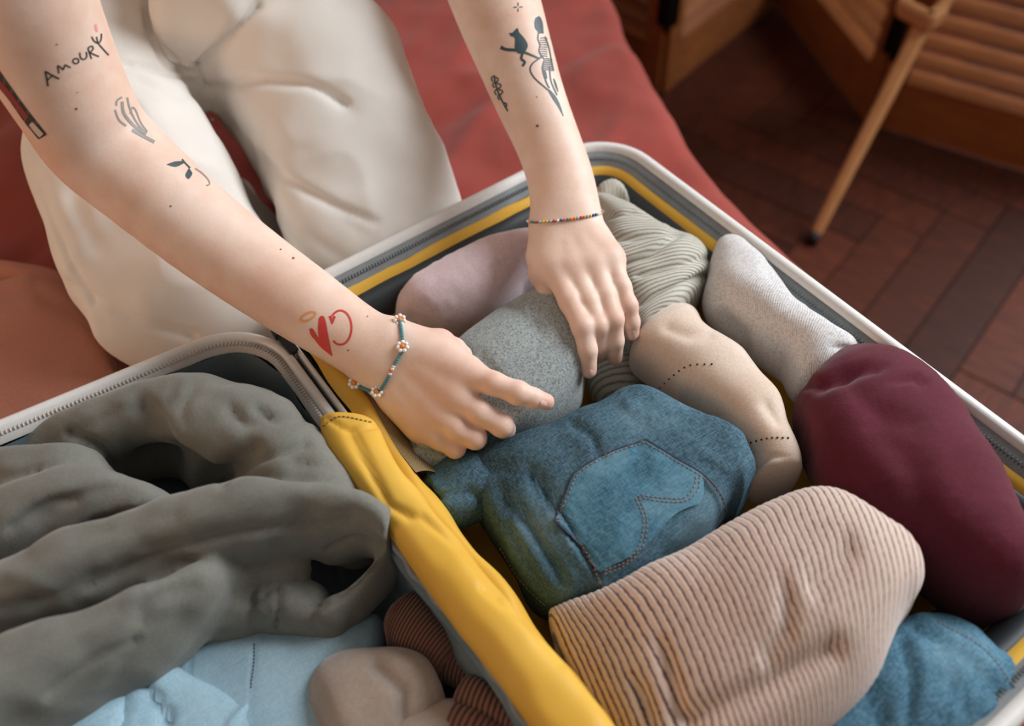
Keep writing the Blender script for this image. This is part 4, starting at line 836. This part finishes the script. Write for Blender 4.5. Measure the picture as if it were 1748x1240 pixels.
# ---- tattoos
def tattoo(mat, strokes=(), patches=(), label=None):
    m = MB()
    for pts, w in strokes: ribbon(m, pts, w, BA, .00025, 3)
    for A, B in patches: patch(m, A, B, BA, .00025, 3)
    if m.n: o = m.build('tattoo', MT[mat], person); tag(o, label); return o
z1 = lambda pts: [(x / 2.883, y / 2.883) for x, y in pts]
z2 = lambda pts: [(500 + x / 2.883, y / 2.883) for x, y in pts]
z4 = lambda pts: [(400 + x / 2.883, 400 + y / 2.883) for x, y in pts]
circ = lambda cx_, cy_, rx, ry, a=0, a0=0, a1=360, n=16: [(cx_ + rx * math.cos(t) * math.cos(a) - ry * math.sin(t) * math.sin(a), cy_ + rx * math.cos(t) * math.sin(a) + ry * math.sin(t) * math.cos(a)) for t in np.radians(np.linspace(a0, a1, n))]
LN = 1.3
tattoo('ink_dark', [(z1([(236, 425), (230, 388), (222, 350)]), 1.6), (z1([(222, 350), (255, 370), (292, 388)]), 1.5), (z1([(232, 395), (262, 368)]), 1.2),
    (z1([(290, 362), (287, 342), (283, 322)]), LN), (z1([(283, 322), (300, 332), (310, 344)]), LN), (z1([(310, 344), (316, 330), (320, 318)]), LN), (z1([(320, 318), (335, 326), (348, 332)]), LN),
    (z1(circ(373, 300, 15, 13)), LN), (z1([(392, 258), (396, 284), (412, 292), (426, 280), (424, 255)]), LN),
    (z1([(450, 290), (440, 262), (432, 236)]), LN), (z1([(432, 236), (450, 226), (458, 240), (442, 258)]), LN), (z1([(442, 258), (465, 270), (486, 278)]), LN),
    (z1([(450, 180), (462, 202), (482, 212), (496, 196), (498, 165)]), LN), (z1([(474, 180), (482, 212), (505, 240), (534, 272)]), LN)], label='hand-lettered AMOUR with a tulip')
tattoo('ink_pink', [(z1([(470, 118), (472, 138), (478, 156)]), [1.5, 3, 1.5])], label='small pink mark')
tattoo('ink_dark', (), [(z1([(-6, 340), (60, 435), (140, 545), (232, 662)]), z1([(-6, 430), (50, 500), (120, 600), (190, 686)]))], label='black outlined band')
def on(tree_off, mat, A, B, label):
    m = MB(); patch(m, A, B, BA, tree_off, 3)
    if m.n: tag(m.build('tattoo', MT[mat], person), label)
on(.0005, 'ink_wine', z1([(-4, 385), (60, 462), (142, 572)]), z1([(-4, 428), (50, 490), (125, 592)]), 'wine red filling')
on(.0005, 'ink_pale', z1([(160, 598), (190, 630), (215, 658)]), z1([(145, 615), (172, 650), (196, 676)]), 'pale square')
tattoo('ink_soft', [(z1([(572, 520), (575, 495), (600, 478)]), 1.6), (z1([(565, 540), (585, 590), (620, 620)]), 1.6), (z1([(600, 500), (610, 560), (660, 620), (720, 660)]), 2.6), (z1([(625, 480), (640, 540), (670, 600), (710, 650)]), 1.6),
    (z1([(640, 560), (650, 530), (668, 545), (690, 600), (725, 650)]), 1.4), (z1([(650, 640), (700, 668), (760, 700)]), 2.8)], label='faded grey curls')
tattoo('ink', [(z1([(895, 785), (915, 808), (935, 828)]), 1.4)], [(z1([(820, 810), (860, 796), (905, 794)]), z1([(822, 812), (865, 822), (905, 804)])), (z1([(930, 828), (946, 855), (932, 880)]), z1([(928, 830), (912, 862), (924, 882)]))], label='small green leaf sprig')
tattoo('ink_soft', [(z1([(960, 830), (990, 850), (1020, 880), (1032, 905), (1015, 915)]), 1.2)], label='thin grey loop')
tattoo('ink_red', [(z4(circ(522, 460, 55, 84, 0, -135, 130, 24)), 1.7), (z4([(482, 442), (476, 420), (472, 402)]), [1, 2.6]), (z4([(482, 442), (488, 420), (494, 404)]), [1, 2.6])],
    [(z4([(368, 466), (386, 466), (412, 506), (440, 530), (482, 596)]), z4([(370, 470), (376, 495), (400, 525), (430, 560), (480, 600)])), (z4([(420, 410), (428, 402), (442, 408), (452, 440), (464, 510), (482, 596)]), z4([(416, 412), (414, 440), (412, 470), (418, 520), (436, 556), (480, 600)]))], label='red brush-drawn heart and circle')
tattoo('ink_orange', [(z4(circ(362, 405, 40, 17, -.45)), [1.6, 2, 1.4])], label='orange halo')
# cat, star, figure, sprig on the other arm
tattoo('ink', [(z2([(1022, 233), (1050, 244), (1100, 248), (1150, 262), (1210, 288)]), [3.2, 2.6, 2.4, 2, 1.6]), (z2([(1130, 262), (1124, 290), (1142, 305), (1130, 325)]), 2.2), (z2([(1108, 12), (1108, 30)]), .9), (z2([(1108, 42), (1108, 58)]), .9), (z2([(1086, 36), (1102, 36)]), .9), (z2([(1114, 36), (1130, 34)]), .9)],
    [(z2([(1066, 162), (1082, 160), (1104, 138), (1114, 160), (1140, 190), (1156, 225), (1140, 262)]), z2([(1066, 166), (1074, 178), (1088, 182), (1094, 196), (1092, 225), (1094, 245), (1110, 264)]))], label='dark cat silhouette and small star')
tattoo('ink', [(z2([(1222, 282), (1180, 312), (1168, 345), (1190, 385), (1240, 430), (1275, 460)]), 1.2), (z2([(1235, 300), (1228, 340), (1245, 400), (1262, 435)]), 1.2), (z2([(1262, 330), (1270, 400), (1300, 470)]), 1.2), (z2([(1210, 150), (1205, 190), (1215, 220), (1212, 255), (1235, 290)]), 1.2), (z2([(1240, 180), (1258, 230), (1270, 290), (1282, 350)]), 1.2)]
    + [(z2([(1216, y), (1232, y - 4), (1252, y + 1)]), .8) for y in range(190, 285, 11)] + [(z2([(1232, y), (1250, y - 3), (1276, y + 2)]), .9) for y in range(292, 350, 9)],
    [(z2([(1192, 90), (1212, 80), (1228, 110), (1234, 165)]), z2([(1188, 110), (1190, 135), (1200, 150), (1214, 165)])), (z2([(1262, 440), (1290, 470), (1312, 510), (1332, 570)]), z2([(1258, 452), (1280, 490), (1306, 530), (1330, 574)])), (z2([(1230, 345), (1244, 350), (1252, 385)]), z2([(1228, 350), (1236, 375), (1250, 390)])), (z2([(1284, 385), (1296, 410), (1306, 450)]), z2([(1280, 390), (1290, 425), (1304, 455)]))], label='pin-up figure in green ink')
tattoo('ink', [(z2([(990, 370), (1000, 420), (1022, 480), (1058, 548)]), 1.4)] + [(z2([(x, y), (x + d, y + 10), (x + d * .3, y + 28)]), 1.3) for x, y, d in ((990, 375, -14), (996, 380, 16), (1000, 405, -18), (1004, 410, 22), (1008, 440, -16), (1014, 440, 20), (1022, 465, -14), (1040, 505, 14))], label='green leafy sprig')
m = MB()
for x, y, r in [z1([(280, 218)])[0] + (1.6,), z1([(375, 536)])[0] + (2.2,), z1([(840, 1015)])[0] + (1.7,), z1([(380, 455)])[0] + (1,), z2([(1203, 620)])[0] + (2.6,), z2([(1200, 478)])[0] + (1.2,), z4([(290, 118)])[0] + (2.2,), z4([(228, 75)])[0] + (1.6,), z4([(560, 572)])[0] + (1.6,), z4([(655, 405)])[0] + (1.2,)]:
    patch(m, [(x - r, y - r * .4), (x, y - r), (x + r, y - r * .4)], [(x - r, y + r * .4), (x, y + r), (x + r, y + r * .4)], BA, .0002, 1)
tag(m.build('moles', MT['mole'], person), 'small brown moles', kind='stuff')
# ---- bracelets
def wrist_ring(c, axis, n, tilt=0):
    axis = axis / np.linalg.norm(axis); u = np.cross(axis, (0, 0, 1)); u /= np.linalg.norm(u); v = np.cross(axis, u); out = []
    for k in range(n):
        a = 2 * math.pi * k / n; d = u * math.cos(a) + v * math.sin(a); h = BA.ray_cast(Vector(c + d * .09), Vector(-d), .09)
        out.append((np.array(h[0]) if h[0] is not None else c + d * .027, d))
    return out
b1 = thing('beaded_bracelet', 'thin multicoloured seed bead bracelet on the wrist at the right', 'bracelet', tuple(D(966, 369, .757)))
up1 = D(1022, 358, .757) - D(911, 371, .757); vd1 = toCam(D(966, 368, .757)); ax1 = np.cross(vd1, up1); ax1 /= np.linalg.norm(ax1); ax1 = ax1 + vd1 * .12
rg = wrist_ring(D(966, 368, .759), ax1, 64); m = MB(); m.tube([p + d * .0010 for p, d in rg], .0004, 5, True); m.build('cord', MT['thread_navy'], b1)
seq = ['orange', 'coral', 'white', 'blue', 'sky', 'yellow', 'red', 'orange', 'teal', 'white', 'blue', 'red', 'yellow', 'orange', 'sky', 'teal']
protos = {}
def bead(parent, pos, r, colr, name='bead'):
    key = (r, colr)
    if key not in protos:
        mm = MB(); mm.ball((0, 0, 0), r, 8, 6); me = mm.build('bead_source', BEAD[colr], None, recenter=False); protos[key] = me.data; bpy.data.objects.remove(me)
    o = bpy.data.objects.new(name, protos[key]); C.objects.link(o); o.parent = parent; o.matrix_parent_inverse = Matrix.Translation(-Vector(parent.location)); o.location = pos; return o
for k, (p, d) in enumerate(rg): bead(b1, p + d * .0011, .00135, seq[(k * 7 + k // 3) % 16])
b2 = thing('daisy_bracelet', 'teal bead bracelet with small white daisies on the wrist at the left', 'bracelet', tuple(D(644, 600, .68)))
qq = cr([(682, 548), (687, 578), (686, 600), (672, 625), (660, 650), (645, 668), (622, 662), (604, 651)], 44); vis = []
for x, y in qq:
    h = hit(x, y, BA, .0012)
    if h is not None: vis.append(h[0])
    else: vis.append(D(x, y, .688))
vis = np.array(vis); a0, a1 = vis[-1], vis[0]; cen = D(640, 603, .69); bk = []
for t in np.linspace(0, 1, 22)[1:-1]:
    p = a0 + (a1 - a0) * t + (cen - toCam(cen) * .030 - (a0 + a1) / 2) * math.sin(math.pi * t) ; bk.append(p)
loop = np.vstack([vis, bk]); m = MB(); m.tube(loop, .0005, 5, True); m.build('cord', MT['thread_navy'], b2)
seg = np.linalg.norm(np.diff(vis, axis=0), axis=1); cum = np.concatenate([[0], np.cumsum(seg)])
dais = [(.01, 0), (.28, 0), (.75, 0), (.985, 0)]; L_ = cum[-1]; s = 0
while s < L_:
    t = s / L_
    p = np.array([np.interp(s, cum, vis[:, q]) for q in range(3)])
    if all(abs(t - q) > .035 for q, _ in dais): bead(b2, p, .00145, 'teal' if not (.44 < t < .54) else ('coral' if int(s / .0021) % 2 else 'white'))
    s += .0021
for q in bk[::1]: bead(b2, q, .00145, 'teal')
for q, _ in dais:
    s = q * L_; p = np.array([np.interp(s, cum, vis[:, i]) for i in range(3)]); n = toCam(p) * .6 + np.array([0, 0, .4]); n /= np.linalg.norm(n); u = np.cross(n, (0, 0, 1)); u /= np.linalg.norm(u); v = np.cross(n, u); c0 = p + n * .0010
    bead(b2, c0 + n * .0006, .0019, 'orange', 'daisy_centre')
    for k in range(7): a = 2 * math.pi * k / 7; bead(b2, c0 + (u * math.cos(a) + v * math.sin(a)) * .0034, .0017, 'white', 'daisy_petal')
